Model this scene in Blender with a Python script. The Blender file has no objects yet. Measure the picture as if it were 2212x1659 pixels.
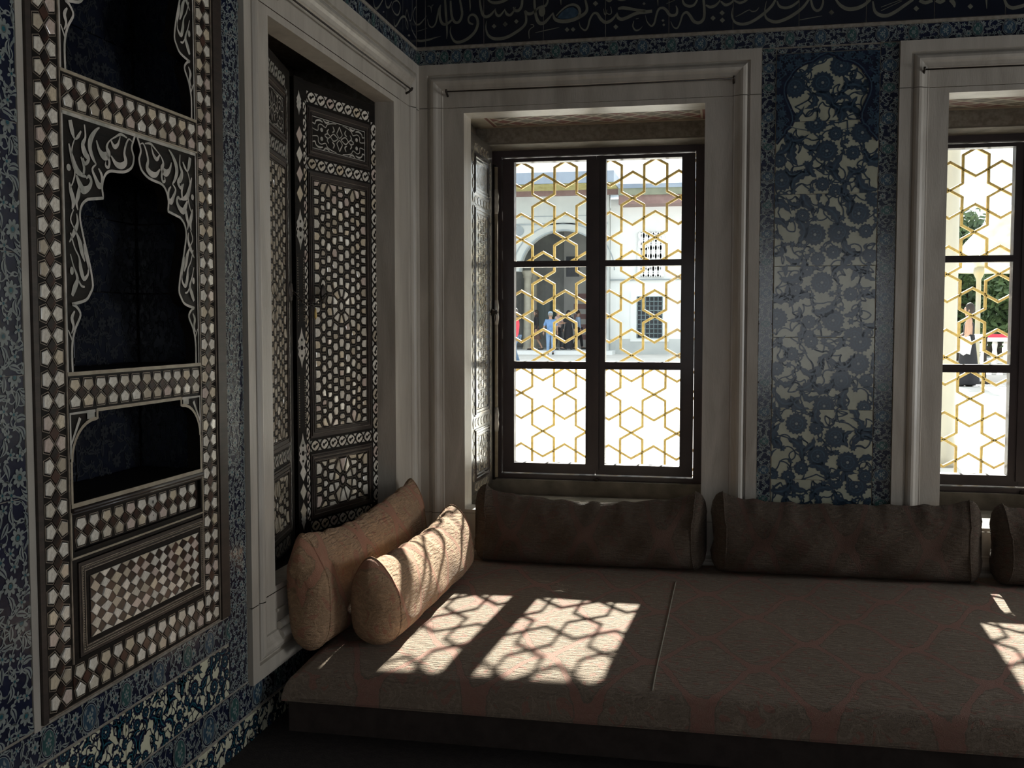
import bpy, bmesh, math, random
from mathutils import Vector, Matrix
from mathutils.geometry import tessellate_polygon
PI = math.pi
sc = bpy.context.scene
# ------------------------------------------------------------------ camera, light, exposure
CAM = Vector((1.077, -3.6, 1.45)); YAW = .199477; PIT = .0578338; FPX = 2216.
cd = bpy.data.cameras.new('camera'); cam = bpy.data.objects.new('camera', cd)
sc.collection.objects.link(cam); sc.camera = cam
cam.location = CAM; cam.rotation_euler = (PI/2-PIT, 0, YAW)
cd.sensor_width = 36; cd.lens = 36*FPX/2212; cd.clip_start = .02; cd.clip_end = 500
sc.view_settings.view_transform = 'Standard'; sc.view_settings.look = 'None'
sc.view_settings.gamma = 1; sc.view_settings.use_curve_mapping = False
sc.view_settings.exposure = 0.0
sc.cycles.use_denoising = True
sc.cycles.max_bounces = 9; sc.cycles.diffuse_bounces = 4; sc.cycles.transparent_max_bounces = 16
sc.cycles.sample_clamp_indirect = 6
w = bpy.data.worlds.new('sky'); sc.world = w; w.use_nodes = True
bg = w.node_tree.nodes['Background']; bg.inputs[0].default_value = (.92, .96, 1, 1); bg.inputs[1].default_value = 1.75
def light(name, kind, energy, loc, target=None, size=None, color=(1, 1, 1), direction=None):
    ld = bpy.data.lights.new(name, kind); ld.energy = energy; ld.color = color
    if size: ld.shape = 'RECTANGLE'; ld.size, ld.size_y = size
    o = bpy.data.objects.new(name, ld); sc.collection.objects.link(o); o.location = loc
    d = Vector(direction) if direction else Vector(target)-Vector(loc)
    o.rotation_euler = d.to_track_quat('-Z', 'Y').to_euler(); o['kind'] = 'helper'
    return o
SUN = Vector((-.056, -1, -.56))
s_ = light('sun', 'SUN', 25., (2, 20, 12), direction=SUN, color=(1, .95, .86)); s_.data.angle = math.radians(.55)
# daylight coming through the kiosk's other windows, all outside the frame
light('daylight_east', 'AREA', 36, (4.5, -.75, 1.3), (0, -1.6, 1.0), (.9, .9), (.93, .97, 1))
light('daylight_south', 'AREA', 1.2, (4.5, -3.6, 1.7), (0, -2.2, 1.2), (1.5, 1.0), (.95, .98, 1))
light('daylight_door', 'AREA', .12, (1.6, -6.2, 1.5), (1.3, 0, 1.0), (2.0, 1.1), (1, .95, .88))

# ------------------------------------------------------------------ photograph ray helpers (photo point -> point on a real plane)
cy_, sy_ = math.cos(YAW), math.sin(YAW); cp_, sp_ = math.cos(PIT), math.sin(PIT)
RX = Vector((cy_, sy_, 0)); FW0 = Vector((-sy_, cy_, 0)); UP0 = Vector((0, 0, 1))
FW = FW0*cp_-UP0*sp_; UP = UP0*cp_+FW0*sp_
def ray(x, y): return RX*((x-1106)/FPX)-UP*((y-829.5)/FPX)+FW
def hit(x, y, ax, v):
    r = ray(x, y); return CAM+r*((v-CAM[ax])/r[ax])
def BW(x, y, Y=0): p = hit(x, y, 1, Y); return (p.x, p.z)
def LW(x, y, X=0): p = hit(x, y, 0, X); return (p.y, p.z)

# ------------------------------------------------------------------ helpers: objects
WM = {}
def reg(o, mat, parent):
    if parent is not None:
        o.parent = parent; o.matrix_local = WM[parent.name].inverted() @ mat
    else: o.matrix_world = mat
    WM[o.name] = mat
def tag(o, label=None, cat=None, group=None, kind=None):
    if label: o['label'] = label
    if cat: o['category'] = cat
    if group: o['group'] = group
    if kind: o['kind'] = kind
    return o
def empty(name, loc, label=None, cat=None, group=None, kind=None, rz=0, mat=None):
    o = bpy.data.objects.new(name, None); sc.collection.objects.link(o); o.empty_display_size = .1
    reg(o, mat or (Matrix.Translation(loc) @ Matrix.Rotation(rz, 4, 'Z')), None)
    return tag(o, label, cat, group, kind)
def frame(o, u, v):
    u = Vector(u).normalized(); v = Vector(v).normalized(); n = u.cross(v)
    m = Matrix.Identity(4)
    for i in range(3): m[i][0], m[i][1], m[i][2], m[i][3] = u[i], v[i], n[i], o[i]
    return m
LWM = frame((0, 0, 0), (0, 1, 0), (0, 0, 1))      # left wall: u = Y, v = Z, n = +X
BWM = frame((0, 0, 0), (1, 0, 0), (0, 0, 1))      # back wall: u = X, v = Z, n = -Y
class G:
    def __init__(s): s.v = []; s.f = []; s.m = []; s.sm = []
    def face(s, pts, m=0, sm=False):
        b = len(s.v); s.v += [tuple(p) for p in pts]; s.f.append(tuple(range(b, b+len(pts)))); s.m.append(m); s.sm.append(sm)
    def poly(s, pts, z, m=0):
        if len(pts) < 3: return
        a = sum(pts[i][0]*pts[(i+1) % len(pts)][1]-pts[(i+1) % len(pts)][0]*pts[i][1] for i in range(len(pts)))
        if abs(a) < 1e-9: return
        if a < 0: pts = pts[::-1]
        b = len(s.v); s.v += [(p[0], p[1], z) for p in pts]
        if len(pts) <= 4: s.f.append(tuple(range(b, b+len(pts)))); s.m.append(m); s.sm.append(False)
        else:
            for t in tessellate_polygon([[Vector((p[0], p[1], 0)) for p in pts]]):
                q = [pts[i] for i in t]
                ar = (q[1][0]-q[0][0])*(q[2][1]-q[0][1])-(q[2][0]-q[0][0])*(q[1][1]-q[0][1])
                t = t if ar > 0 else t[::-1]
                s.f.append(tuple(b+i for i in t)); s.m.append(m); s.sm.append(False)
    def stroke(s, pts, z, m=0, closed=False):
        # pts (x,y,width): ribbon
        n = len(pts)
        if n < 2: return
        L, R = [], []
        for i in range(n):
            a = pts[(i-1) % n] if (closed or i > 0) else pts[i]; c = pts[(i+1) % n] if (closed or i < n-1) else pts[i]
            dx, dy = c[0]-a[0], c[1]-a[1]; l = math.hypot(dx, dy) or 1; w_ = pts[i][2]/2
            L.append((pts[i][0]-dy/l*w_, pts[i][1]+dx/l*w_, z)); R.append((pts[i][0]+dy/l*w_, pts[i][1]-dx/l*w_, z))
        b = len(s.v); s.v += L+R
        for i in range(n if closed else n-1):
            j = (i+1) % n; s.f.append((b+i, b+n+i, b+n+j, b+j)); s.m.append(m); s.sm.append(False)
    def prism(s, pts, z0, z1, m=0, ch=0, top=None, mt=None, bottom=False):
        a = sum(pts[i][0]*pts[(i+1) % len(pts)][1]-pts[(i+1) % len(pts)][0]*pts[i][1] for i in range(len(pts)))
        if a < 0: pts = pts[::-1]
        n = len(pts); cx = sum(p[0] for p in pts)/n; cy = sum(p[1] for p in pts)/n
        b = len(s.v); s.v += [(p[0], p[1], z0) for p in pts]
        rings = [b]
        if ch:
            s.v += [(p[0], p[1], z1-ch) for p in pts]; rings.append(b+n)
            k = []
            for p in pts:
                d = math.hypot(p[0]-cx, p[1]-cy) or 1; q = max(0, 1-ch*1.6/d)
                k.append((cx+(p[0]-cx)*q, cy+(p[1]-cy)*q))
        else: k = pts
        rings.append(len(s.v)); s.v += [(p[0], p[1], z1+(top(p[0]-cx, p[1]-cy) if top else 0)) for p in k]
        for r0, r1 in zip(rings, rings[1:]):
            for i in range(n):
                j = (i+1) % n; s.f.append((r0+i, r0+j, r1+j, r1+i)); s.m.append(m); s.sm.append(False)
        r = rings[-1]
        if n <= 8 or ch: s.f.append(tuple(range(r, r+n))); s.m.append(m if mt is None else mt); s.sm.append(False)
        else:
            for t in tessellate_polygon([[Vector((p[0], p[1], 0)) for p in k]]):
                q = [k[i] for i in t]
                ar = (q[1][0]-q[0][0])*(q[2][1]-q[0][1])-(q[2][0]-q[0][0])*(q[1][1]-q[0][1])
                t = t if ar > 0 else t[::-1]
                s.f.append(tuple(r+i for i in t)); s.m.append(m if mt is None else mt); s.sm.append(False)
        if bottom: s.f.append(tuple(range(b+n-1, b-1, -1))); s.m.append(m); s.sm.append(False)
    def box(s, x0, x1, y0, y1, z0, z1, m=0):
        b = len(s.v); s.v += [(x, y, z) for z in (z0, z1) for y in (y0, y1) for x in (x0, x1)]
        for f in ((0, 2, 3, 1), (4, 5, 7, 6), (0, 1, 5, 4), (2, 6, 7, 3), (0, 4, 6, 2), (1, 3, 7, 5)):
            s.f.append(tuple(b+i for i in f)); s.m.append(m); s.sm.append(False)
    def tube(s, pts, r, n=8, m=0, sm=True, closed=False, caps=True):
        P = [Vector(p[:3]) for p in pts]; rr = [p[3] if len(p) > 3 else r for p in pts]; N = len(P); b = len(s.v); up = None
        for i in range(N):
            a = P[(i-1) % N] if (closed or i) else P[i]; c = P[(i+1) % N] if (closed or i < N-1) else P[i]
            t = (c-a).normalized()
            if up is None:
                up = Vector((0, 0, 1)) if abs(t.z) < .9 else Vector((1, 0, 0))
            x = up.cross(t); x = x.normalized() if x.length > 1e-6 else Vector((1, 0, 0)); y = t.cross(x); up = y
            for k in range(n):
                q = 2*PI*k/n; s.v.append(tuple(P[i]+(x*math.cos(q)+y*math.sin(q))*rr[i]))
        for i in range(N if closed else N-1):
            j = (i+1) % N
            for k in range(n):
                l = (k+1) % n; s.f.append((b+i*n+k, b+i*n+l, b+j*n+l, b+j*n+k)); s.m.append(m); s.sm.append(sm)
        if caps and not closed:
            s.f.append(tuple(b+k for k in range(n-1, -1, -1))); s.m.append(m); s.sm.append(False)
            s.f.append(tuple(b+(N-1)*n+k for k in range(n))); s.m.append(m); s.sm.append(False)
    def lathe(s, prof, c=(0, 0, 0), n=16, m=0, sm=True):
        b = len(s.v)
        for r, z in prof:
            for k in range(n): q = 2*PI*k/n; s.v.append((c[0]+r*math.cos(q), c[1]+r*math.sin(q), c[2]+z))
        for i in range(len(prof)-1):
            for k in range(n):
                l = (k+1) % n; s.f.append((b+i*n+k, b+i*n+l, b+(i+1)*n+l, b+(i+1)*n+k)); s.m.append(m); s.sm.append(sm)
        s.f.append(tuple(b+k for k in range(n-1, -1, -1))); s.m.append(m); s.sm.append(False)
        s.f.append(tuple(b+(len(prof)-1)*n+k for k in range(n))); s.m.append(m); s.sm.append(False)
    def mesh(s, name, mats):
        me = bpy.data.meshes.new(name); me.from_pydata(s.v, [], s.f)
        for x in (mats if isinstance(mats, (list, tuple)) else [mats]): me.materials.append(x)
        me.polygons.foreach_set('material_index', s.m); me.polygons.foreach_set('use_smooth', s.sm); me.update()
        return me
    def obj(s, name, mats, parent=None, mat=None, **k):
        return place(name, s.mesh(name, mats), parent, mat, **k)
def place(name, me, parent=None, mat=None, label=None, cat=None, group=None, kind=None):
    o = bpy.data.objects.new(name, me); sc.collection.objects.link(o)
    reg(o, mat if mat is not None else Matrix.Identity(4), parent)
    return tag(o, label, cat, group, kind)
def T(x, y, z=0): return Matrix.Translation((x, y, z))

# ------------------------------------------------------------------ materials
def MAT(name, col, rough=.5, metal=0, coat=0, col2=None, scale=20, detail=3, bump=0, bscale=60, rand=None, stretch=None, spec=.5, distort=0, lo=.35, hi=.65):
    m = bpy.data.materials.new(name); m.use_nodes = True; nt = m.node_tree; N = nt.nodes; L = nt.links; b = N['Principled BSDF']
    b.inputs['Base Color'].default_value = (*col, 1); b.inputs['Roughness'].default_value = rough; b.inputs['Metallic'].default_value = metal
    b.inputs['Coat Weight'].default_value = coat; b.inputs['Coat Roughness'].default_value = .12; b.inputs['Specular IOR Level'].default_value = spec
    tc = N.new('ShaderNodeTexCoord'); mp = N.new('ShaderNodeMapping'); L.new(tc.outputs['Object'], mp.inputs[0])
    if stretch: mp.inputs['Scale'].default_value = stretch
    src = None
    if rand:
        oi = N.new('ShaderNodeObjectInfo'); cr = N.new('ShaderNodeValToRGB'); L.new(oi.outputs['Random'], cr.inputs[0])
        cr.color_ramp.interpolation = 'CONSTANT'
        for i, c in enumerate(rand):
            e = cr.color_ramp.elements[i] if i < 2 else cr.color_ramp.elements.new(.5)
            e.position = i/len(rand); e.color = (*c, 1)
        src = cr.outputs[0]
    if col2:
        n = N.new('ShaderNodeTexNoise'); n.inputs['Scale'].default_value = scale; n.inputs['Detail'].default_value = detail; n.inputs['Distortion'].default_value = distort
        L.new(mp.outputs[0], n.inputs['Vector'])
        mr = N.new('ShaderNodeMapRange'); mr.inputs[1].default_value = lo; mr.inputs[2].default_value = hi; L.new(n.outputs['Fac'], mr.inputs[0])
        mx = N.new('ShaderNodeMix'); mx.data_type = 'RGBA'; L.new(mr.outputs[0], mx.inputs[0])
        if src: L.new(src, mx.inputs[6])
        else: mx.inputs[6].default_value = (*col, 1)
        mx.inputs[7].default_value = (*col2, 1); src = mx.outputs[2]
    if src: L.new(src, b.inputs['Base Color'])
    if bump:
        n = N.new('ShaderNodeTexNoise'); n.inputs['Scale'].default_value = bscale; n.inputs['Detail'].default_value = 4; L.new(mp.outputs[0], n.inputs['Vector'])
        bp = N.new('ShaderNodeBump'); bp.inputs['Strength'].default_value = bump; bp.inputs['Distance'].default_value = .004
        L.new(n.outputs['Fac'], bp.inputs['Height']); L.new(bp.outputs[0], b.inputs['Normal'])
    return m
def glassmat():
    m = bpy.data.materials.new('window_glass'); m.use_nodes = True; nt = m.node_tree; N = nt.nodes; L = nt.links
    N.remove(N['Principled BSDF']); out = N['Material Output']
    t = N.new('ShaderNodeBsdfTransparent'); t.inputs[0].default_value = (.95, .97, .96, 1)
    g = N.new('ShaderNodeBsdfGlossy'); g.inputs['Roughness'].default_value = .02
    f = N.new('ShaderNodeFresnel'); f.inputs[0].default_value = 1.45
    mx = N.new('ShaderNodeMixShader'); L.new(f.outputs[0], mx.inputs[0]); L.new(t.outputs[0], mx.inputs[1]); L.new(g.outputs[0], mx.inputs[2])
    L.new(mx.outputs[0], out.inputs[0]); return m
MARBLE = MAT('marble', (.49, .445, .375), .42, col2=(.34, .30, .245), scale=5, detail=7, distort=1.0, bump=.15, bscale=80, stretch=(3, .5, 3), lo=.3, hi=.75)
STONE = MAT('rough_stone', (.25, .22, .18), .85, col2=(.16, .14, .11), scale=14, bump=.6, bscale=50)
PLASTER = MAT('plaster', (.45, .41, .34), .8, col2=(.36, .32, .27), scale=8, bump=.2)
DARKT = MAT('dark_blue_wall', (.06, .07, .10), .5, col2=(.03, .035, .06), scale=12)
GROUT = MAT('grout', (.30, .27, .22), .85, col2=(.2, .17, .13), scale=60)
NAVY = MAT('navy_glaze', (.011, .016, .042), .22, coat=.5, col2=(.008, .011, .026), scale=30, bump=.08, bscale=120)
BLACKN = MAT('black_navy_glaze', (.008, .011, .02), .25, coat=.4, col2=(.005, .006, .012), scale=10)
PALE = MAT('pale_glaze', (.26, .28, .255), .25, coat=.4, col2=(.20, .225, .21), scale=40)
CREAM = MAT('cream_glaze', (.43, .43, .32), .25, coat=.5, col2=(.35, .35, .26), scale=12, bump=.08, bscale=90)
TURQ = MAT('turquoise_glaze', (.022, .115, .14), .22, coat=.5, col2=(.015, .075, .10), scale=60)
BLUEG = MAT('blue_grey_glaze', (.045, .085, .12), .25, coat=.4, col2=(.025, .05, .08), scale=50)
SLATE = MAT('slate_blue_glaze', (.020, .036, .058), .25, coat=.4, col2=(.03, .05, .075), scale=50)
GREENG = MAT('green_glaze', (.04, .095, .085), .25, coat=.4, col2=(.03, .08, .08), scale=50)
INSC = MAT('inscription_glaze', (.17, .165, .125), .35, coat=.1, col2=(.13, .125, .095), scale=30)
EBONY = MAT('ebony', (.0065, .005, .004), .55, coat=.03, spec=.15, col2=(.014, .010, .007), scale=12, stretch=(1, 8, 8), bump=.1)
EBONYP = MAT('polished_ebony', (.05, .042, .036), .3, coat=1, spec=1, col2=(.08, .07, .06), scale=12, stretch=(1, 8, 8))
TORTOISE = MAT('tortoiseshell', (.03, .016, .011), .3, coat=.25, col2=(.11, .04, .022), scale=35, distort=.8, rand=[(.012, .009, .008), (.02, .012, .009), (.012, .009, .008), (.07, .035, .024), (.05, .022, .015)], lo=.45, hi=.8)
STRING = MAT('stringing', (.30, .24, .18), .35, col2=(.15, .12, .09), scale=50, coat=.4)
IVORY = MAT('ivory_line', (.42, .36, .26), .35, coat=.3, col2=(.33, .27, .19), scale=40)
BROWNW = MAT('brown_wood', (.040, .026, .019), .45, coat=.15, col2=(.022, .015, .011), scale=10, stretch=(1, 10, 10), bump=.1)
PEARL = MAT('mother_of_pearl', (.7, .64, .55), .2, coat=1, col2=(.42, .34, .25), scale=70, distort=2.5, detail=2,
            rand=[(.72, .65, .52), (.54, .46, .34), (.74, .62, .44), (.68, .54, .46), (.86, .80, .68), (.46, .40, .30), (.78, .72, .61), (.62, .50, .34)], bump=.5, bscale=60, lo=.35, hi=1.0)
PEARL2 = MAT('carved_pearl', (.40, .39, .33), .2, coat=1, col2=(.68, .62, .54), scale=16, distort=1.5, bump=.25, bscale=60)
PEARLP = MAT('polished_pearl', (.62, .57, .48), .1, coat=1, col2=(.42, .36, .28), scale=50)
BROWNP = MAT('polished_brown_wood', (.06, .042, .034), .12, coat=1, col2=(.04, .03, .024), scale=10)
for m_ in (EBONYP, PEARLP, BROWNP):
    m_.node_tree.nodes['Principled BSDF'].inputs['Coat Roughness'].default_value = .2; m_.node_tree.nodes['Principled BSDF'].inputs['Coat IOR'].default_value = 2.2
JOINERY = MAT('dark_painted_timber', (.055, .036, .036), .45, coat=.15, col2=(.04, .026, .026), scale=8, bump=.1, stretch=(1, 1, 4))
GOLD = MAT('gilded_iron', (.74, .52, .17), .5, metal=.15, col2=(.55, .38, .12), scale=60, bump=.3)
IRON = MAT('dark_iron', (.03, .028, .025), .5, metal=.6, col2=(.06, .045, .035), scale=50)
GLASS = glassmat()
REDP = MAT('red_paint', (.19, .055, .04), .7, col2=(.14, .05, .035), scale=30)
GREENP = MAT('olive_paint', (.14, .11, .07), .7, col2=(.11, .08, .055), scale=30)
CREAMP = MAT('cream_paint', (.46, .40, .30), .7, col2=(.38, .32, .24), scale=20)
CARPET = MAT('dark_carpet', (.035, .026, .022), .95, col2=(.022, .016, .014), scale=60, bump=.5, bscale=300)

def fabric(name, ax, k, pale=(.33, .29, .215), pink=(.34, .20, .155), off=(0, 0), kv=.58):
    """ogee bands over a slubbed ground; ax = which object axes carry the cloth's width and length"""
    m = bpy.data.materials.new(name); m.use_nodes = True; nt = m.node_tree; N = nt.nodes; L = nt.links; b = N['Principled BSDF']
    b.inputs['Roughness'].default_value = .8; b.inputs['Sheen Weight'].default_value = .05; b.inputs['Specular IOR Level'].default_value = .1
    tc = N.new('ShaderNodeTexCoord'); sep = N.new('ShaderNodeSeparateXYZ'); L.new(tc.outputs['Object'], sep.inputs[0])
    def math_(op, a, c=None, cl=False):
        n = N.new('ShaderNodeMath'); n.operation = op; n.use_clamp = cl
        for i, q in enumerate((a, c)):
            if q is None: continue
            if isinstance(q, (int, float)): n.inputs[i].default_value = q
            else: L.new(q, n.inputs[i])
        return n.outputs[0]
    u = math_('ADD', math_('MULTIPLY', sep.outputs[ax[0]], k), off[0]); v = math_('ADD', math_('MULTIPLY', sep.outputs[ax[1]], k*kv), off[1])
    nz = N.new('ShaderNodeTexNoise'); nz.inputs['Scale'].default_value = 9; L.new(tc.outputs['Object'], nz.inputs[0])
    nz2 = N.new('ShaderNodeTexNoise'); nz2.inputs['Scale'].default_value = 55; nz2.inputs['Detail'].default_value = 3; L.new(tc.outputs['Object'], nz2.inputs[0])
    wob = math_('ADD', math_('MULTIPLY', math_('SUBTRACT', nz.outputs['Fac'], .5), .16), math_('MULTIPLY', math_('SUBTRACT', nz2.outputs['Fac'], .5), .05))
    c = math_('MULTIPLY', math_('COSINE', math_('MULTIPLY', u, 2*PI)), .25)
    def band(sgn, sh, wdt):
        w_ = math_('ADD', math_('ADD', v, sh), math_('ADD', math_('MULTIPLY', c, sgn), wob))
        d = math_('ABSOLUTE', math_('SUBTRACT', math_('FRACT', w_), .5))
        return math_('SUBTRACT', 1, math_('MULTIPLY', math_('SUBTRACT', d, wdt), 60, True), True) if False else math_('LESS_THAN', d, wdt)
    bands = math_('MAXIMUM', band(1, 0, .045), band(-1, .5, .045))
    edge = math_('SUBTRACT', math_('MAXIMUM', band(1, 0, .058), band(-1, .5, .058)), bands)
    # scrolling figure
    mp = N.new('ShaderNodeMapping'); L.new(tc.outputs['Object'], mp.inputs[0])
    vo = N.new('ShaderNodeTexNoise'); vo.inputs['Scale'].default_value = 16; vo.inputs['Detail'].default_value = 1; vo.inputs['Distortion'].default_value = 2.2; L.new(mp.outputs[0], vo.inputs[0])
    scroll = math_('LESS_THAN', math_('ABSOLUTE', math_('SUBTRACT', vo.outputs['Fac'], .5)), .028)
    fig = math_('GREATER_THAN', vo.outputs['Fac'], .62)
    sl = N.new('ShaderNodeTexNoise'); sl.inputs['Scale'].default_value = 1; sl.inputs['Detail'].default_value = 3
    ms = N.new('ShaderNodeMapping'); L.new(tc.outputs['Object'], ms.inputs[0]); s3 = [60, 60, 60]; s3[ax[0]] = 32; s3[ax[1]] = 190
    ms.inputs['Scale'].default_value = s3; L.new(ms.outputs[0], sl.inputs[0])
    fz = N.new('ShaderNodeTexNoise'); fz.inputs['Scale'].default_value = 420; fz.inputs['Detail'].default_value = 2; L.new(tc.outputs['Object'], fz.inputs[0])
    def mix(f, a, c_):
        n = N.new('ShaderNodeMix'); n.data_type = 'RGBA'
        if isinstance(f, (int, float)): n.inputs[0].default_value = f
        else: L.new(f, n.inputs[0])
        for i, q in ((6, a), (7, c_)):
            if isinstance(q, tuple): n.inputs[i].default_value = (*q, 1)
            else: L.new(q, n.inputs[i])
        return n.outputs[2]
    gr = mix(fz.outputs['Fac'], tuple(x*.72 for x in pale), tuple(x*1.2 for x in pale))
    gr = mix(math_('MULTIPLY', fig, .75), gr, pink)
    gr = mix(math_('MULTIPLY', scroll, .6), gr, tuple(min(1, x*1.35) for x in pale))
    cl = mix(math_('MULTIPLY', bands, math_('ADD', .45, math_('MULTIPLY', nz2.outputs['Fac'], .7))), gr, pink); cl = mix(math_('MULTIPLY', edge, .5), cl, tuple(x*.5 for x in pale))
    big = N.new('ShaderNodeTexNoise'); big.inputs['Scale'].default_value = 3; L.new(tc.outputs['Object'], big.inputs[0])
    cl2 = mix(math_('MULTIPLY', big.outputs['Fac'], .35), cl, (.2, .15, .11)); L.new(cl2, b.inputs['Base Color'])
    h = math_('ADD', math_('MULTIPLY', sl.outputs['Fac'], math_('SUBTRACT', 1, bands)), math_('MULTIPLY', scroll, .6))
    h = math_('ADD', h, math_('MULTIPLY', fz.outputs['Fac'], .25))
    bp = N.new('ShaderNodeBump'); bp.inputs['Strength'].default_value = 1; bp.inputs['Distance'].default_value = .012
    L.new(h, bp.inputs['Height']); L.new(bp.outputs[0], b.inputs['Normal'])
    return m
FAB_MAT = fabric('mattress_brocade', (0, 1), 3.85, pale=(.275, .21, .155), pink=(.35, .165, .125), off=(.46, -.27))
FAB_CUSH = fabric('shaded_cushion_brocade', (0, 2), 3.85, pale=(.085, .062, .044), pink=(.10, .050, .038))  # same cloth as the mattress, darkened: the cushions' shade is in the colour
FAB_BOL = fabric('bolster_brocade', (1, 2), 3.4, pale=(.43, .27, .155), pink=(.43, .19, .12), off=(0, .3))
FAB_BASE = MAT('base_cloth', (.05, .036, .03), .95, col2=(.035, .025, .02), scale=30, bump=.4, bscale=200)

# ------------------------------------------------------------------ tile ornament (flat glaze shapes on the tile faces)
def clip(poly, x0, x1, y0, y1):
    for ax, v, s in ((0, x0, 1), (0, x1, -1), (1, y0, 1), (1, y1, -1)):
        out = []; n = len(poly)
        for i in range(n):
            a, b = poly[i], poly[(i+1) % n]; ia = (a[ax]-v)*s >= 0; ib = (b[ax]-v)*s >= 0
            if ia: out.append(a)
            if ia != ib:
                t = (v-a[ax])/(b[ax]-a[ax]); out.append((a[0]+(b[0]-a[0])*t, a[1]+(b[1]-a[1])*t))
        poly = out
        if len(poly) < 3: return []
    return poly
class Art:
    def __init__(s, x0, x1, y0, y1, rnd): s.b = (x0, x1, y0, y1); s.p = []; s.r = rnd
    def add(s, pts, m, l):
        q = clip([(p[0], p[1]) for p in pts], *s.b)
        if len(q) >= 3: s.p.append((q, m, l))
    def disc(s, x, y, r, m, l, n=8, ry=None, a=0):
        ry = ry or r; ca, sa = math.cos(a), math.sin(a)
        s.add([(x+r*math.cos(t)*ca-ry*math.sin(t)*sa, y+r*math.cos(t)*sa+ry*math.sin(t)*ca) for t in (2*PI*i/n for i in range(n))], m, l)
    def star(s, x, y, r, k, dep, m, l, a=0):
        s.add([(x+r*(1-dep*(i % 2))*math.cos(a+PI*i/k), y+r*(1-dep*(i % 2))*math.sin(a+PI*i/k)) for i in range(2*k)], m, l)
    def flower(s, x, y, r, k, m, mc, mg, l=2):
        a0 = s.r.random()*6
        for i in range(k):
            a = a0+2*PI*i/k; s.disc(x+.62*r*math.cos(a), y+.62*r*math.sin(a), .40*r, m, l, 7, .24*r, a)
        s.disc(x, y, r*.38, m, l, 7); s.disc(x, y, r*.24, mc, l+1, 7)
    def leaf(s, x, y, ln, wd, a, bend, m, mid, l=2, ser=0):
        n = 9; A, B_, Cn = [], [], []
        for i in range(n+1):
            t = i/n; aa = a+bend*(t-.5); px = x+ln*(t-.5)*math.cos(a)-bend*ln*.35*(4*t*(1-t))*math.sin(a); py = y+ln*(t-.5)*math.sin(a)+bend*ln*.35*(4*t*(1-t))*math.cos(a)
            ww = wd*math.sin(PI*t**.8)*.5*(1+(ser if i % 2 else -ser)); aa = a+bend*1.4*(.5-t)
            A.append((px-ww*math.sin(aa), py+ww*math.cos(aa))); B_.append((px+ww*math.sin(aa), py-ww*math.cos(aa))); Cn.append((px, py))
        s.add(A+B_[::-1], m, l)
        if mid is not None:
            k = [(c[0]+(a_[0]-c[0])*.22, c[1]+(a_[1]-c[1])*.22) for c, a_ in zip(Cn[1:-1], A[1:-1])]; k2 = [(c[0]+(b_[0]-c[0])*.22, c[1]+(b_[1]-c[1])*.22) for c, b_ in zip(Cn[1:-1], B_[1:-1])]
            s.add(k+k2[::-1], mid, l+1)
    def stem(s, a, b, w_, m, l=1):
        n = 6; dx, dy = b[0]-a[0], b[1]-a[1]; k = s.r.uniform(-.35, .35); P = []
        for i in range(n+1):
            t = i/n; q = 4*t*(1-t)*k; P.append((a[0]+dx*t-dy*q, a[1]+dy*t+dx*q))
        for p, q in zip(P, P[1:]):
            l_ = math.hypot(q[0]-p[0], q[1]-p[1]) or 1; nx, ny = -(q[1]-p[1])/l_*w_/2, (q[0]-p[0])/l_*w_/2
            s.add([(p[0]+nx, p[1]+ny), (p[0]-nx, p[1]-ny), (q[0]-nx, q[1]-ny), (q[0]+nx, q[1]+ny)], m, l)
    def darts(s, specs, ok=None):
        out = []; x0, x1, y0, y1 = s.b
        for kind, r, n in specs:
            for _ in range(n*30):
                if n <= 0: break
                x, y = s.r.uniform(x0, x1), s.r.uniform(y0, y1)
                if ok and not ok(x, y): continue
                if all(math.hypot(x-q[1], y-q[2]) > (r+q[3])*.93 for q in out): out.append((kind, x, y, r)); n -= 1
        return out
    def put(s, g, z=.0003):
        for pts, m, l in s.p: g.poly(pts, z+l*.00022, m)
def floral_small(x0, x1, y0, y1, rnd, dens=1., ok=None, unit=.013, cols=(1, 2, 0)):
    """navy tile covered with pale blossoms, leaves and thin vines"""
    A = Art(x0, x1, y0, y1, rnd); area = (x1-x0)*(y1-y0)/(unit*unit)*dens
    d = A.darts([('f', unit*.95, max(1, int(area*.07))), ('g', unit*.55, int(area*.14)), ('l', unit*.6, int(area*.25)), ('b', unit*.3, int(area*.3))], ok)
    for i, a in enumerate(d):
        q = sorted(d, key=lambda b: math.hypot(a[1]-b[1], a[2]-b[2]))[1:3]
        for b in q: A.stem(a[1:3], b[1:3], unit*.13, cols[0])
    for k, x, y, r in d:
        if k == 'f': A.disc(x, y, r*.86, cols[2], 1, 9); A.flower(x, y, r*.95, 8, cols[0], cols[1], 0)
        elif k == 'g': A.flower(x, y, r*1.05, 5, cols[0], cols[1], 0)
        elif k == 'l': A.leaf(x, y, r*2.7, r*1.0, rnd.random()*6.3, rnd.uniform(-.9, .9), cols[0], cols[2])
        else: A.leaf(x, y, r*2.2, r*1.1, rnd.random()*6.3, .4, cols[0], None)
    return A
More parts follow.
